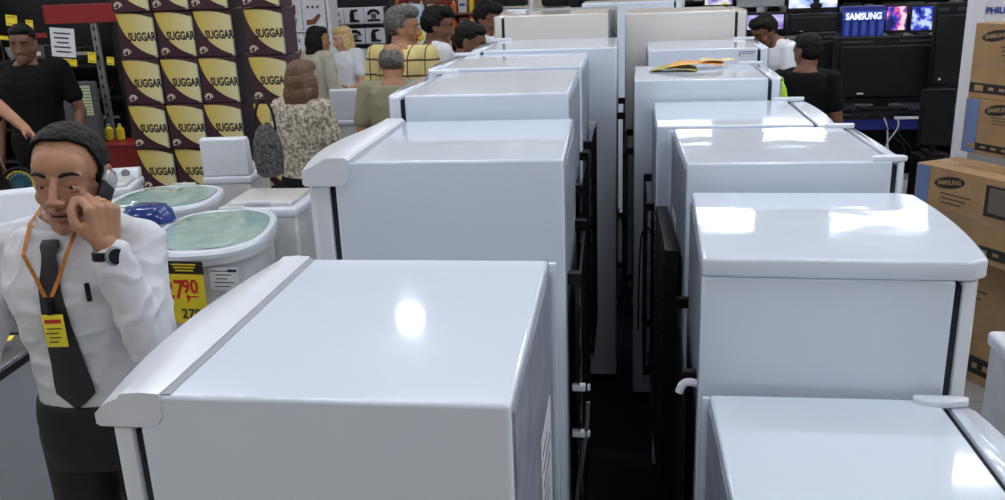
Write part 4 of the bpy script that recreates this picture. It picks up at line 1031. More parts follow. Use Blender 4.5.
# ------------------------------------------------------------------ shelves and goods behind the shoppers
def rect(u0, v0, u1, v1, y):
    um, vm = (u0+u1)/2, (v0+v1)/2
    return at_y(u0, vm, y).x, at_y(u1, vm, y).x, at_y(um, v1, y).z, at_y(um, v0, y).z
RED = mat('red_lacquer', (128, 22, 26), 0.4); DARKM = mat('shelf_dark', (14, 14, 16), 0.5, spec=0.3); GREYM = mat('post_grey', (120, 122, 124), 0.4, metal=0.3)
CREAM = mat('card_cream', (214, 208, 190), 0.6); ORNG = mat('goods_orange', (204, 104, 40), 0.5); GRN = mat('goods_green', (96, 150, 60), 0.5); BLU = mat('goods_blue', (52, 76, 168), 0.45)
BRN = mat('goods_brown', (116, 66, 40), 0.6); SILV = mat('silver_plastic', (158, 160, 166), 0.35, metal=0.3); GRY = mat('goods_grey', (74, 76, 80), 0.4); GBLK = mat('goods_black', (28, 28, 32), 0.22, coat=0.4); GDRK = mat('goods_dark_green', (44, 56, 46), 0.4); WHTP = mat('carton_white', (216, 218, 224), 0.5)
def gondola(label, x0, x1, y, d, zs, ztop, m=DARKM, backm=None, base=0.12):
    root = thing('shelving_unit', ((x0+x1)/2, y, 0), 0, label, 'shelf'); w = x1-x0
    b = MB(); b.box((0, d+0.01, ztop/2), (w, 0.02, ztop), backm or m); b.build('back_panel', root)
    for z in zs: b = MB(); b.box((0, d/2, z-0.012), (w, d, 0.024), m, 0.003); b.build('shelf_board', root)
    for sx in (-1, 1): b = MB(); b.box((sx*(w/2+0.016), d*0.5, ztop/2), (0.03, d, ztop), m, 0.003); b.build('side_panel', root)
    return root
# --- dark shelves on the left
ys_ = 6.7
LX0, LX1 = at_y(-25, 80, ys_).x, at_y(119, 80, ys_).x
Z = lambda v: at_y(70, v, ys_).z
lz = [Z(66), Z(98), Z(128), Z(160), 0.35]
gl = gondola('dark shelving unit full of black goods with a red header at the far left', LX0, LX1, ys_, 0.40, lz, Z(-8))
xr0, xr1, zr0, zr1 = rect(44, 4, 121, 23, ys_-0.05)
b = MB(); b.box(((xr0+xr1)/2-gl.location.x, -0.04, (zr0+zr1)/2), (xr1-xr0, 0.04, zr1-zr0), RED, 0.004); b.build('red_header', gl)
pp = at_y(104, 80, ys_-0.02)
b = MB(); b.box((pp.x-gl.location.x, -0.03, Z(22)/2), (0.055, 0.03, Z(22)), GREYM, 0.004)
for k in range(16): b.box((pp.x-gl.location.x, -0.047, 0.6+k*0.075), (0.012, 0.004, 0.03), BLK2)
b.build('upright', gl)
rnd = random.Random(5)
protoG = {}
def goods(kind, loc, rz, s, label, cat, group, m):
    key = (kind, m.name)
    if key not in protoG:
        b = MB()
        if kind == 'carton': b.box((0, 0, 0.5), (1, 1, 1), m, 0.03); b.box((0, -0.502, 0.62), (0.7, 0.01, 0.2), CREAM if m not in (CREAM, WHTP) else BLU)
        elif kind == 'bottle': b.lathe([(0.3, 0), (0.34, 0.03), (0.34, 0.6), (0.3, 0.72), (0.12, 0.82), (0.12, 0.95), (0.001, 0.95)], m, 16); b.lathe([(0.14, 0.9), (0.14, 1.0), (0.001, 1.0)], CREAM, 12)
        elif kind == 'pan': b.lathe([(0.001, 0.02), (0.40, 0.0), (0.48, 0.35), (0.5, 0.4), (0.46, 0.38), (0.38, 0.06), (0.001, 0.06)], m, 24); b.box((0.0, -0.62, 0.33), (0.09, 0.4, 0.07), BLK2, 0.02)
        elif kind == 'blender': b.lathe([(0.32, 0), (0.34, 0.05), (0.24, 0.38), (0.2, 0.42)], m, 16); b.lathe([(0.2, 0.42), (0.3, 0.9), (0.31, 0.95), (0.001, 0.98)], SILV, 16)
        me_o = b.build({'pan': 'frying_pan'}.get(kind, kind)); protoG[key] = me_o; o = me_o
    else: o = protoG[key].copy(); C.objects.link(o)
    o.location = loc; o.rotation_euler = (0, 0, rz); o.scale = s; tag(o, label, cat, group); return o
names = {'carton': 'carton', 'pan': 'frying pan', 'blender': 'blender', 'bottle': 'bottle'}
for zi, z in enumerate(lz):
    x = LX0+0.12
    while x < LX1-0.3:
        kind = rnd.choice(['carton', 'pan', 'blender', 'carton']); w = 0.16+0.08*rnd.random(); hh_ = 0.10+0.07*rnd.random() if zi != 4 else 0.2
        m, cn = rnd.choice([(GBLK, 'black'), (GRY, 'grey'), (SILV, 'silver'), (GBLK, 'black'), (GDRK, 'dark green'), (GBLK, 'black')])
        if kind == 'pan': hh_ = 0.12
        goods(kind, (x+w/2, ys_+0.22, z+0.0005), rnd.uniform(-.1, .1) if kind == 'carton' else 0, (w*0.9, w*0.9 if kind != 'pan' else w*0.7, hh_), '%s %s on the dark shelves at the far left' % (cn, names[kind]), names[kind], '%s %ss on the dark left shelves' % (cn, names[kind]), m)
        x += w+0.02
def tagcard(u0, v0, u1, v1, y, m, label, cat='price tag', name='price_tag', tilt=0.0, lines=0, group=None, par=None):
    x0_, x1_, z0_, z1_ = rect(u0, v0, u1, v1, y); b = MB(); M = Matrix.Translation(((x0_+x1_)/2, y, (z0_+z1_)/2)) @ Matrix.Rotation(tilt, 4, 'Y')
    w, h = x1_-x0_, z1_-z0_
    b.box((0, 0, 0), (w, 0.004, h), m, M=M)
    for k in range(lines): b.box((-w*0.04*(k % 2), -0.003, h*(0.32-0.64*k/max(1, lines-1))), (w*(0.7-0.1*(k % 3)), 0.002, h*0.05), INK, M=M)
    o = b.build(name)
    if par is None: tag(o, label, cat, group)
    else: o.parent = par; o.matrix_parent_inverse = Matrix.Translation(-par.location)
    return o
for i, (u0, v0, u1, v1, wh) in enumerate([(6, 15, 17, 26, 'above the man in the black shirt'), (26, 20, 33, 31, 'right of the head of the man in the black shirt'), (0, 36, 11, 40, 'at the left edge level with the face of the man in the black shirt'), (53, 59, 61, 68, 'under the white paper notice'), (63, 59, 77, 66, 'right below the white paper notice'), (88, 52, 96, 63, 'left of the grey upright'), (107, 57, 114, 65, 'right of the grey upright')]):
    tagcard(u0, v0, u1, v1, ys_-0.075, SIGNY, '', tilt=0.1, lines=2, par=gl)
tagcard(30, 33, 47, 38, ys_-0.075, RED, '', name='red_tag', par=gl)
tagcard(51, 28, 75, 57, ys_-0.08, PAPER, 'white printed paper notice hanging under the red header', 'notice', 'notice', 0.09, 5, par=gl)
x0_, x1_, z0_, z1_ = rect(59, 82, 96, 124, ys_-0.25)
b = MB(); b.box(((x0_+x1_)/2, ys_-0.22, z0_/2+z1_/2-0.1), (x1_-x0_, 0.06, z1_-z0_+0.2), GRY, 0.01); o = b.build('poster_board')
tag(o, 'grey display panel with a striped pale label leaning on the dark shelves', 'panel')
o.location.z = 0
b = MB(); b.box(((x0_+x1_)/2-0.14, ys_-0.22, (z0_-0.2)/2), ((x1_-x0_)*0.3, 0.06, z0_-0.2), DARKM); b.build('stand', o)
b = MB(); xl = at_y(86, 105, ys_-0.26).x; b.box((xl, ys_-0.254, (z0_+z1_)/2+0.02), (0.10, 0.004, 0.23), CREAM)
for k in range(9): b.box((xl, ys_-0.257, (z0_+z1_)/2+0.115-k*0.024), (0.09, 0.002, 0.009), GRN)
b.build('striped_label', o)
x0_, x1_, z0_, z1_ = rect(101, 146, 143, 183, ys_-0.32)
b = MB(); b.box(((x0_+x1_)/2, ys_-0.17, z1_/2), (x1_-x0_, 0.30, z1_), RED, 0.008); b.box(((x0_+x1_)/2, ys_-0.17, z1_+0.006), (x1_-x0_+0.02, 0.32, 0.012), RED, 0.004); tag(b.build('red_cabinet'), 'dark red cabinet standing between the shelves and the cartons', 'cabinet')
for k, u in enumerate((121, 132)):
    q = at_y(u, 138, ys_+0.02); goods('bottle', (q.x-0.02, ys_-0.1-0.0, z1_+0.0125), 0, (0.10, 0.07, 0.13), 'yellow bottle standing on the dark red cabinet', 'bottle', 'yellow bottles on the red cabinet', SIGNY)
# round fan guard
q = at_d(20, 184, 5.55)
fb = thing('pedestal_fan', (q.x, q.y, 0), 0.3, 'round fan with black guard and blue hub just left of the talking man', 'fan')
M = Matrix.Translation((0, 0, q.z)) @ Matrix.Rotation(PI/2, 4, 'X')
b = MB(); b.tube([M @ Vector((0.10*math.cos(2*PI*i/32), 0.10*math.sin(2*PI*i/32), 0)) for i in range(32)], 0.010, BLK2, 8, closed=True); b.build('guard_ring', fb)
b = MB(); b.tube([M @ Vector((0.080*math.cos(2*PI*i/32), 0.080*math.sin(2*PI*i/32), 0)) for i in range(32)], 0.006, SIGNY, 8, closed=True)
for i in range(16): b.tube([M @ Vector((0.03*math.cos(PI*i/8), 0.03*math.sin(PI*i/8), 0.01)), M @ Vector((0.10*math.cos(PI*i/8), 0.10*math.sin(PI*i/8), 0))], 0.002, BLK2, 4)
b.build('grille', fb); b = MB(); b.lathe([(0.001, 0), (0.068, 0.0), (0.06, 0.02), (0.001, 0.025)], mat('fan_blue', (70, 120, 140), 0.4), 28, M @ Matrix.Translation((0, 0, -0.02))); b.build('hub', fb)
b = MB(); b.tube([(0, 0.03, 0.02), (0, 0.03, q.z-0.09)], 0.014, BLK2); b.build('pole', fb); b = MB(); b.lathe([(0.16, 0), (0.15, 0.02), (0.02, 0.03)], BLK2, 28, Matrix.Translation((0, 0.03, 0))); b.build('base', fb)

# --- white appliance cartons and display boards in the middle
def printed_carton(x0_, x1_, z0_, z1_, y, label, style, root_z=None):
    w, h = x1_-x0_, z1_-z0_; root = thing('appliance_carton', ((x0_+x1_)/2, y, z0_), 0, label, 'carton', 'white appliance cartons behind the women')
    b = MB(); b.box((0, 0.12, h/2), (w-0.008, 0.22, h-0.006), WHTP, 0.004); b.build('carton', root)
    F = Matrix(((1, 0, 0, 0), (0, 0, -1, 0), (0, 1, 0, h/2), (0, 0, 0, 1))); b = MB()
    if style == 0:
        b.tube([F @ Vector((w*0.26*math.cos(PI*i/10), h*0.05+h*0.26*math.sin(PI*i/10), 0.003)) for i in range(11)], 0.016, BLK2, 6)
        b.prism([(-w*0.32, -h*0.34), (w*0.32, -h*0.34), (w*0.30, -h*0.22), (-w*0.30, -h*0.22)], 0, 0.004, BLK2, F); b.prism([(-w*0.10, -h*0.2), (w*0.10, -h*0.2), (w*0.14, h*0.1), (-w*0.14, h*0.1)], 0, 0.004, GRY, F)
    elif style == 1:
        b.prism([(-w*0.20, -h*0.36), (w*0.28, -h*0.36), (w*0.28, -h*0.26), (w*0.05, -h*0.2), (w*0.02, h*0.22), (w*0.24, h*0.3), (w*0.2, h*0.4), (-w*0.12, h*0.38), (-w*0.2, h*0.1)], 0, 0.004, BLK2, F)
    elif style == 2:
        b.prism([(-w*0.25, h*0.05), (-w*0.12, h*0.05), (-w*0.1, h*0.38), (-w*0.27, h*0.36)], 0, 0.003, RED, F); b.prism([(w*0.02, h*0.05), (w*0.15, h*0.05), (w*0.16, h*0.38), (w*0.0, h*0.36)], 0, 0.003, RED, F)
        b.prism([(-w*0.2, -h*0.15), (w*0.22, -h*0.1), (w*0.1, -h*0.38), (-w*0.12, -h*0.34)], 0, 0.003, GRN, F)
    else:
        b.prism([(-w*0.3, -h*0.34), (w*0.05, -h*0.30), (w*0.30, -h*0.02), (w*0.22, h*0.06), (-w*0.05, -h*0.14), (-w*0.32, -h*0.16)], 0, 0.003, BRN, F)
        for k in range(3): b.box((-w*0.2+w*0.2*k, -0.003, h*0.78), (w*0.1, 0.002, h*0.09), GRY)
    b.build('printed_picture', root); return root
yc = 10.4
rowsC = [(5, 24.5), (25.5, 44.5), (46, 66)]
cx0, cx1 = at_y(324, 20, yc).x, at_y(384, 20, yc).x
zsC = [at_y(355, r_[1], yc).z for r_ in rowsC]
gondola('black shelving unit holding white coffee machine cartons behind the blonde woman', cx0-0.05, cx1+0.05, yc-0.02, 0.30, zsC, at_y(355, -3, yc).z, BLK2)
posn = ['top', 'middle', 'bottom']; cn_ = ['left end', 'second from the left', 'third from the left', 'right end']
for ri, (va, vb) in enumerate(rowsC):
    for ci in range(3):
        a = cx0+(cx1-cx0)*ci/3; c = cx0+(cx1-cx0)*(ci+1)/3
        printed_carton(a, c, zsC[ri], at_y(355, va, yc).z-0.03, yc, 'white coffee machine carton, %s row, %s of three' % (posn[ri], ['left', 'middle', 'right'][ci]), (ri+ci) % 2)
yb_ = 9.5
for i, (u0, v0, u1, v1, st_) in enumerate([(287, -4, 303, 28, 2), (304, -6, 327, 32, 3), (292, 32, 305, 66, 3), (306, 34, 324, 66, 2)]):
    pass
zb1, zb2 = at_y(300, 30, yb_).z, at_y(300, 68, yb_).z
bx0, bx1 = at_y(286, 20, yb_).x, at_y(326, 20, yb_).x
gondola('white display unit with picture cartons between the gold cartons and the coffee machines', bx0-0.04, bx1+0.02, yb_-0.02, 0.30, [zb1, zb2], at_y(300, -6, yb_).z, WHTP)
xm = bx0+(bx1-bx0)*0.4
for a, c, z0_, z1_, st_, w_ in [(bx0, xm, zb1, at_y(300, 1, yb_).z, 2, 'upper left, red and green print'), (xm, bx1, zb1, at_y(300, 1, yb_).z, 3, 'upper right, brown print'), (bx0, xm, zb2, zb1-0.03, 3, 'lower left, brown print'), (xm, bx1, zb2, zb1-0.03, 2, 'lower right, behind the black-haired woman')]:
    printed_carton(a, c, z0_, z1_, yb_, 'tall white carton on the white display unit, ' + w_, st_)

# --- warm coloured shelves beyond the men
def goods_row(x0_, x1_, y, z, pal, kinds, where, hmin, hmax, wmin, wmax, seed):
    r = random.Random(seed); x = x0_
    while x < x1_-wmin:
        w = r.uniform(wmin, wmax); m, cn = r.choice(pal); kd = r.choice(kinds); hh_ = r.uniform(hmin, hmax)
        goods(kd, (x+w/2, y, z+0.0005), 0, (w*0.92, w*0.92, hh_), '%s %s %s' % (cn, names[kd], where), names[kd], '%s %ss %s' % (cn, names[kd], where), m); x += w
yw = 11.5
wx0, wx1 = at_y(372, 10, yw).x, at_y(484, 10, yw).x
wz = [at_y(430, v, yw).z for v in (14, 32, 52)]
gondola('brown wooden shelving unit with orange bottles beyond the men in white shirts', wx0, wx1, yw, 0.35, wz, at_y(430, -6, yw).z, BRN, mat('red_brown_back', (128, 58, 36), 0.6))
PALW = [(ORNG, 'orange'), (CREAM, 'cream'), (BRN, 'brown'), (RED, 'red'), (SIGNY, 'yellow'), (WHTP, 'white')]
for i, z in enumerate(wz): goods_row(wx0+0.05, wx1-0.05, yw+0.15, z, PALW, ['bottle', 'carton', 'bottle'], 'on the brown wooden shelves', 0.14, 0.20, 0.10, 0.16, 20+i)
# white water dispenser and a yellow tag
q = at_y(414, 30, 8.6); zt = at_y(414, 4, 8.6).z
wd = thing('water_dispenser', (q.x, 8.6, 0), 0, 'white and pale blue water dispenser beside the grey-haired man in the checked shirt', 'water dispenser')
b = MB(); b.box((0, 0, (zt-0.25)/2), (0.26, 0.28, zt-0.25), WHTP, 0.02); b.build('cabinet', wd); b = MB(); b.lathe([(0.05, 0), (0.11, 0.04), (0.115, 0.2), (0.08, 0.25), (0.001, 0.25)], mat('bottle_pale_blue', (176, 200, 224), 0.15, coat=0.5), 20, Matrix.Translation((0, 0, zt-0.25))); b.build('bottle', wd)
b = MB(); b.box((0, -0.142, zt-0.45), (0.16, 0.006, 0.14), BLU, 0.004); b.build('tap_recess', wd)
tagcard(414, 31, 424, 42, 8.4, SIGNY, '', lines=2, par=wd)

# --- dark counter straight ahead, beyond the rows
yk = 9.2
kx0, kx1 = at_y(486, 5, yk).x, at_y(568, 5, yk).x
kz = at_y(525, 9, yk).z
kt = thing('display_counter', ((kx0+kx1)/2, yk, 0), 0, 'white framed counter with dark window beyond the left row', 'counter')
b = MB(); b.box((0, 0.2, kz/2), (kx1-kx0, 0.4, kz), WHTP, 0.01); b.build('body', kt)
b = MB(); b.box((-0.2, 0.2, kz+0.18), (0.36, 0.30, 0.30), BLK2, 0.01); b.build('dark_box', kt)
b = MB(); b.box((0.28, 0.2, kz+0.18), (0.28, 0.30, 0.34), BLK2, 0.04); b.build('dark_bag', kt)
b = MB(); b.box((0.045, 0.05, kz+0.2), (0.035, 0.035, 0.42), WHTP, 0.004); b.build('post', kt)
b = MB(); b.box((-0.2, 0.045, kz+0.16), (0.2, 0.006, 0.07), ORNG); b.build('orange_print', kt)
# --- far stretch of shelves closing the hall behind the televisions
yf = 12.5
fx0 = at_y(560, 5, yf).x; fx1 = at_y(1010, 20, yf).x+1.5
fz = [at_y(790, v, yf).z for v in (-2, 18, 40)]
gondola('long dark shelving unit far behind the televisions', fx0, fx1, yf, 0.4, fz, at_y(790, -24, yf).z, DARKM)
PALF = [(BLK2, 'black'), (BLU, 'blue'), (GRY, 'grey'), (RED, 'red'), (WHTP, 'white'), (DARKM, 'dark')]
goods_row(fx0+0.05, fx1-0.1, yf+0.18, fz[0], PALF, ['carton'], 'on the long far shelves', 0.16, 0.22, 0.22, 0.34, 31)
goods_row(fx0+0.05, fx1-0.1, yf+0.18, fz[1], PALF, ['carton', 'blender'], 'on the long far shelves', 0.14, 0.18, 0.22, 0.34, 32)
# ------------------------------------------------------------------ television department
GLOSS = mat('tv_gloss_black', (8, 8, 10), 0.18, coat=0.4); MATT = mat('tv_matt_black', (9, 9, 12), 0.5, spec=0.3)
VENT = mat('tv_vent_grey', (40, 41, 46), 0.6)
def screen_mat(name, stops, scale, strength=1.3, seed=0.0, stretch=(1, 1, 1)):
    m = bpy.data.materials.new(name); m.use_nodes = True; nt = m.node_tree; b = nt.nodes['Principled BSDF']
    tc = nt.nodes.new('ShaderNodeTexCoord'); mp = nt.nodes.new('ShaderNodeMapping'); mp.inputs['Location'].default_value = (seed, seed, seed); mp.inputs['Scale'].default_value = stretch
    n = nt.nodes.new('ShaderNodeTexNoise'); n.inputs['Scale'].default_value = scale; n.inputs['Detail'].default_value = 3
    r = nt.nodes.new('ShaderNodeValToRGB')
    while len(r.color_ramp.elements) < len(stops): r.color_ramp.elements.new(0.5)
    for e, (p, c) in zip(r.color_ramp.elements, stops): e.position = p; e.color = lin(c)
    nt.links.new(tc.outputs['Object'], mp.inputs[0]); nt.links.new(mp.outputs[0], n.inputs['Vector']); nt.links.new(n.outputs['Fac'], r.inputs['Fac'])
    nt.links.new(r.outputs['Color'], b.inputs['Emission Color']); b.inputs['Emission Strength'].default_value = strength; b.inputs['Base Color'].default_value = (0.01, 0.01, 0.01, 1); b.inputs['Roughness'].default_value = 0.2
    return m
SNOW = screen_mat('screen_snow', [(0.35, (60, 90, 190)), (0.46, (170, 200, 245)), (0.6, (250, 252, 255))], 5, 1.6, 2.0, (1, 1, 2))
PURP = screen_mat('screen_violet', [(0.35, (110, 80, 190)), (0.5, (190, 180, 240)), (0.65, (245, 245, 255))], 6, 1.5, 5.0)
PINK = screen_mat('screen_party', [(0.36, (20, 24, 90)), (0.46, (60, 70, 200)), (0.52, (240, 60, 150)), (0.60, (250, 240, 250)), (0.68, (240, 200, 60))], 11, 1.6, 1.0)
BLUS = screen_mat('screen_blue', [(0.36, (16, 20, 80)), (0.48, (50, 70, 210)), (0.58, (210, 230, 255)), (0.66, (120, 200, 210))], 12, 1.6, 7.0)
PICT = screen_mat('screen_picture', [(0.36, (90, 60, 160)), (0.48, (200, 190, 240)), (0.56, (255, 255, 255)), (0.66, (220, 190, 90))], 9, 1.4, 9.0)
def tv(label, r, y, mode='back', rz=0.0, scr=None, bezel=MATT, floor_z=None, depth=0.06, bez_h=0.03, group=None, extra=None):
    x0_, x1_, z0_, z1_ = r; w, h = x1_-x0_, z1_-z0_; bz = z0_-0.05 if floor_z is None else floor_z
    root = thing('television', ((x0_+x1_)/2, y, bz), rz, label, 'television', group); o_ = z0_-bz
    b = MB(); b.box((0, 0, o_+h/2), (w, depth*0.5, h), bezel, 0.008, seg=2)
    if mode == 'back': b.box((0, -depth*0.35, o_+h*0.48), (w*0.86, depth*0.4, h*0.78), bezel, 0.012)
    b.build('casing', root)
    if mode == 'back':
        for sx in (-1, 1):
            b = MB(); 
            b.box((sx*w*0.27, -depth*0.26, o_+h*0.925), (w*0.30, 0.004, h*0.035), VENT)
            b.build('vent', root)
        b = MB(); b.box((-w*0.22, -depth*0.57, o_+h*0.16), (w*0.06, 0.003, h*0.025), PAPER); b.build('sticker', root)
    else:
        b = MB(); b.box((0, -depth*0.25-0.001, o_+h/2+bez_h*0.3), (w-0.035, 0.004, h-0.035-bez_h), scr or GLOSS); b.build('screen', root)
    b = MB(); b.box((0, 0.01, o_/2+0.005), (w*0.14, 0.03, o_+0.01), bezel, 0.004); b.build('stand_neck', root)
    b = MB(); b.box((0, 0.0, 0.008), (w*0.45, 0.20, 0.016), bezel, 0.006); b.build('stand_base', root)
    return root
yt = 6.4
# counter under the televisions
CNB = mat('counter_black', (18, 18, 22), 0.2, coat=0.3); CBL = mat('counter_blue', (30, 38, 120), 0.45)
c0 = at_y(782, 115, yt).x; c1 = at_y(962, 115, yt).x; cz = at_y(868, 108, yt).z
ct = thing('television_counter', ((c0+c1)/2, yt, 0), 0, 'black topped television counter with blue front under the big black television', 'counter')
b = MB(); b.box((0, 0.0, cz-0.02), (c1-c0, 0.50, 0.04), CNB, 0.006); b.build('top', ct)
b = MB(); b.box((0, -0.24, cz-0.075), (c1-c0, 0.012, 0.07), CBL, 0.003); b.build('blue_strip', ct)
b = MB(); b.box((0, 0.22, cz/2-0.03), (c1-c0, 0.02, cz-0.06), DARKM); b.build('back_panel', ct)
b = MB(); b.box(((c0-c1)*0.30, -0.1, cz*0.5-0.05), ((c1-c0)*0.34, 0.24, cz-0.12), CBL, 0.006); b.build('blue_pedestal', ct)
b = MB(); b.box(((c1-c0)*0.42, 0, cz/2-0.03), (0.04, 0.44, cz-0.06), DARKM); b.build('side_panel', ct)
b = MB(); b.box(((c1-c0)*0.18, -0.256, cz-0.03), ((c1-c0)*0.22, 0.004, 0.018), WHTP); b.build('white_strip', ct)
q = at_y(914, 150, yt); 
b = MB(); b.box((q.x, yt-0.02, 0.28), (0.20, 0.22, 0.56), WHTP, 0.012); b.box((q.x, yt-0.135, 0.48), (0.12, 0.006, 0.05), GRY); tag(b.build('white_cabinet'), 'small white cabinet standing under the television counter among cables', 'cabinet')
for k, (u0, v0, u1, v1) in enumerate([(884, 118, 892, 160), (889, 122, 902, 158), (897, 118, 888, 156), (901, 126, 908, 160)]):
    a = at_y(u0, v0, yt-0.27); c = at_y(u1, v1, yt-0.27)
    b = MB(); b.tube(bez(a, a+Vector((0.06*(-1)**k, 0, -0.10)), c+Vector((-0.07*(-1)**k, 0, 0.12)), c, 14), 0.005, CORD if k % 2 else WHTP, 6)
    o = b.build('cable'); o.parent = ct; o.matrix_parent_inverse = Matrix.Translation(-ct.location)
tv('big black television seen from behind on the counter, pale vents along its top', rect(831, 36, 938, 103, yt), yt, 'back', floor_z=cz)
tv('black television behind the man in the black T-shirt, left of the biggest one', rect(800, 32, 834, 92, yt+0.12), yt+0.10, 'back', floor_z=cz)
yu = 8.0
t0 = rect(786, 13, 840, 34, yu); t1 = rect(772, 16, 789, 46, yu-0.2); 
q0 = at_y(742, 30, yu).x; q1 = at_y(960, 30, yu).x; uz = at_y(850, 36, yu).z
us = thing('upper_display_shelf', ((q0+q1)/2, yu, 0), 0, 'raised black display stand behind the counter carrying the lit screens', 'stand')
b = MB(); b.box((0, 0.05, uz-0.02), (q1-q0, 0.4, 0.04), CNB, 0.005); b.build('shelf_board', us)
for sx in (-1, 1): b = MB(); b.box((sx*((q1-q0)/2-0.03), 0.05, uz/2-0.02), (0.05, 0.36, uz-0.04), DARKM); b.build('side_panel', us)
b = MB(); b.box((0, 0.24, uz/2-0.02), (q1-q0, 0.02, uz-0.04), DARKM); b.build('back_panel', us)
tv('black television on the raised stand above the man in the black T-shirt', t0, yu, 'back', floor_z=uz)
tv('pale violet lit screen behind the man leaning over', rect(745, 12, 785, 34, yu+0.12), yu+0.12, 'screen', scr=PURP, floor_z=uz)
tv('lit screen with pink and yellow picture right of the blue sign', rect(884, 4, 908, 33, yu), yu, 'screen', scr=PINK, floor_z=uz, bez_h=0.01)
tv('lit screen with blue picture beside the tall black television', rect(909, 4, 934, 33, yu), yu, 'screen', scr=BLUS, floor_z=uz, bez_h=0.01)
# blue brand stand
x0_, x1_, z0_, z1_ = rect(841, 6, 883, 33, yu)
sg = thing('brand_display', ((x0_+x1_)/2, yu-0.02, uz), 0, 'blue fluted display block with white SAMSUNG lettering', 'sign')
w, h = x1_-x0_, z1_-uz
b = MB(); b.box((0, 0.03, h/2), (w, 0.14, h), CBL, 0.006)
for k in range(5): b.tube([(-w/2+w*(k+0.5)/5, -0.045, 0.004), (-w/2+w*(k+0.5)/5, -0.045, h*0.5)], w*0.07, BLU, 10)
b.build('blue_block', sg); b = MB(); b.box((0, -0.045, h*0.68), (w*1.02, 0.012, h*0.32), BLU, 0.003); b.build('name_board', sg)
b = MB(); tm = Matrix(((1, 0, 0, -w*0.44), (0, 0, -1, -0.053), (0, 1, 0, h*0.66), (0, 0, 0, 1))); b.text('SAMSUNG', h*0.30, mat('sign_letter_white', (240, 244, 255), 0.4, emit=0.8), tm, bold=0.003, sx=w*0.88/(h*0.30*4.75)); b.build('lettering', sg)
# upper screens further back
yv = 9.2
v0_ = at_y(770, 12, yv).z
r = rect(787, -14, 839, 12, yv); vz = r[2]-0.05
v_s = thing('far_display_stand', ((at_y(700, 5, yv).x+at_y(845, 5, yv).x)/2, yv, 0), 0, 'tall dark stand furthest back carrying the snow picture screen', 'stand')
ww = at_y(845, 5, yv).x-at_y(700, 5, yv).x
b = MB(); b.box((0, 0.1, vz-0.02), (ww, 0.4, 0.04), CNB, 0.004); b.build('shelf_board', v_s); b = MB(); b.box((0, 0.28, vz/2-0.02), (ww, 0.02, vz-0.04), DARKM); b.build('back_panel', v_s)
for sx in (-1, 1): b = MB(); b.box((sx*(ww/2-0.03), 0.1, vz/2-0.02), (0.05, 0.36, vz-0.04), DARKM); b.build('side_panel', v_s)
t = tv('lit screen showing blue and white snow at the top of the photo', r, yv, 'screen', scr=SNOW, floor_z=vz)
b = MB(); b.ell((0.03, -0.022, r[2]-vz+0.14), (0.035, 0.004, 0.07), BLK2); b.ell((0.03, -0.022, r[2]-vz+0.06), (0.06, 0.004, 0.03), BLK2); b.build('pictured_skier', t)
t = tv('television with silver lower frame at the top of the photo', rect(737, -20, 785, 7, yv), yv, 'screen', scr=GLOSS, bezel=SILV, floor_z=vz, bez_h=0.10)
t = tv('small lit screen with violet and yellow picture at the end of the right row', rect(703, -14, 734, 9, yv), yv, 'screen', scr=PICT, floor_z=vz)
# tall black television and the small one in front of it
tv('tall black television standing on end beside the white pillar', rect(930, 2, 966, 92, yt-0.1), yt-0.12, 'back', floor_z=cz)
q = rect(919, 89, 953, 146, 5.9)
st2 = thing('small_display_stand', ((q[0]+q[1])/2, 5.9, 0), 0, 'narrow black stand carrying the small black monitor', 'stand')
b = MB(); b.box((0, 0, (q[2]-0.05)/2), (q[1]-q[0], 0.20, q[2]-0.055), MATT, 0.006); b.build('pillar', st2)
tv('small black monitor with pale frame in front of the white pillar', q, 5.9, 'screen', scr=GLOSS, bezel=MATT, floor_z=q[2]-0.05, bez_h=0.0)

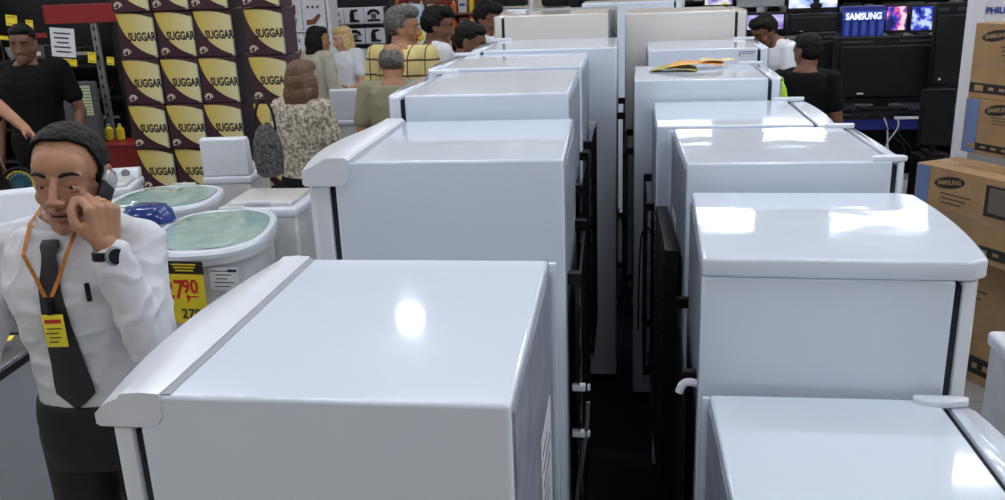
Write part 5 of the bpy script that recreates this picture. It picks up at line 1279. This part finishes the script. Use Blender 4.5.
# white pillar with the board, and the cartons in front
y_p = 5.15
x0_, x1_, z0_, z1_ = rect(969, -8, 1012, 23, y_p)
pw = thing('brand_pillar', (x0_, y_p, 0), 0, 'white display pillar with blue PHILIPS lettering behind the television cartons', 'pillar')
pt = z1_
b = MB(); b.box((0.035, 0, pt/2), (0.07, 0.06, pt), WHTP, 0.004); b.build('post', pw)
b = MB(); b.box((0.35, 0.02, (z0_+pt)/2), (0.64, 0.03, pt-z0_+0.02), WHTP, 0.004); b.build('board', pw)
b = MB(); b.box((0.35, 0.035, z0_/2), (0.62, 0.01, z0_-0.02), mat('pillar_grey', (150, 150, 152), 0.5)); b.build('back_panel', pw)
tx = at_y(977, 10, y_p).x-x0_; hz = at_y(980, 11, y_p).z
b = MB(); b.text('PHILIPS', 0.044, BLUEINK, Matrix(((1, 0, 0, tx+0.045), (0, 0, -1, 0.0), (0, 1, 0, hz), (0, 0, 0, 1))), bold=0.0018, sx=1.0); b.build('lettering', pw)
zb_ = big_top+0.001
def z_at(u, v, y): return at_y(u, v, y).z
c2 = at_y(960, 168, 4.72)
z2t = z_at(966, 97, 4.72)
tv_carton('television carton standing on the big one, blue band at its left', Vector((at_y(962, 135, 4.72).x, 4.72, zb_)), R_, 0.95, 0.18, z2t-zb_, tv=False, print_k=0.95)
z3t = z_at(975, 22, 4.78)
tv_carton('topmost television carton below the white lettered board', Vector((at_y(972, 60, 4.72).x, 4.72, z2t+0.001)), R_, 0.95, 0.18, z3t-z2t, side=False, print_k=0.9)
# open flap of the big carton
# white appliance cut by the right edge
p = on_z(992, 322, 0.90)
square_washer('white washing machine corner cut by the right edge of the photo', (p.x+0.29, p.y-0.30, 0), 0.0, 0.58, 0.60, 0.88, panel=False)
# seated helper whose forearm reaches in at the left
a = at_d(-4, 104, 4.9); c = at_d(27, 130, 4.75)
Sx = 1.66/1.75; bx, by = a.x-0.30, a.y+0.08
def loc_(p): return ((p.x-bx)/Sx, (p.y-by)/Sx, p.z/Sx)
person('person in black mostly outside the frame whose bare forearm reaches in at the left edge', (bx, by, 0), 0.0, 1.66, SKIN, BLKS, BLKS, HBLK, 'short', armL=(loc_(a), loc_(c)), voxel=0.010)
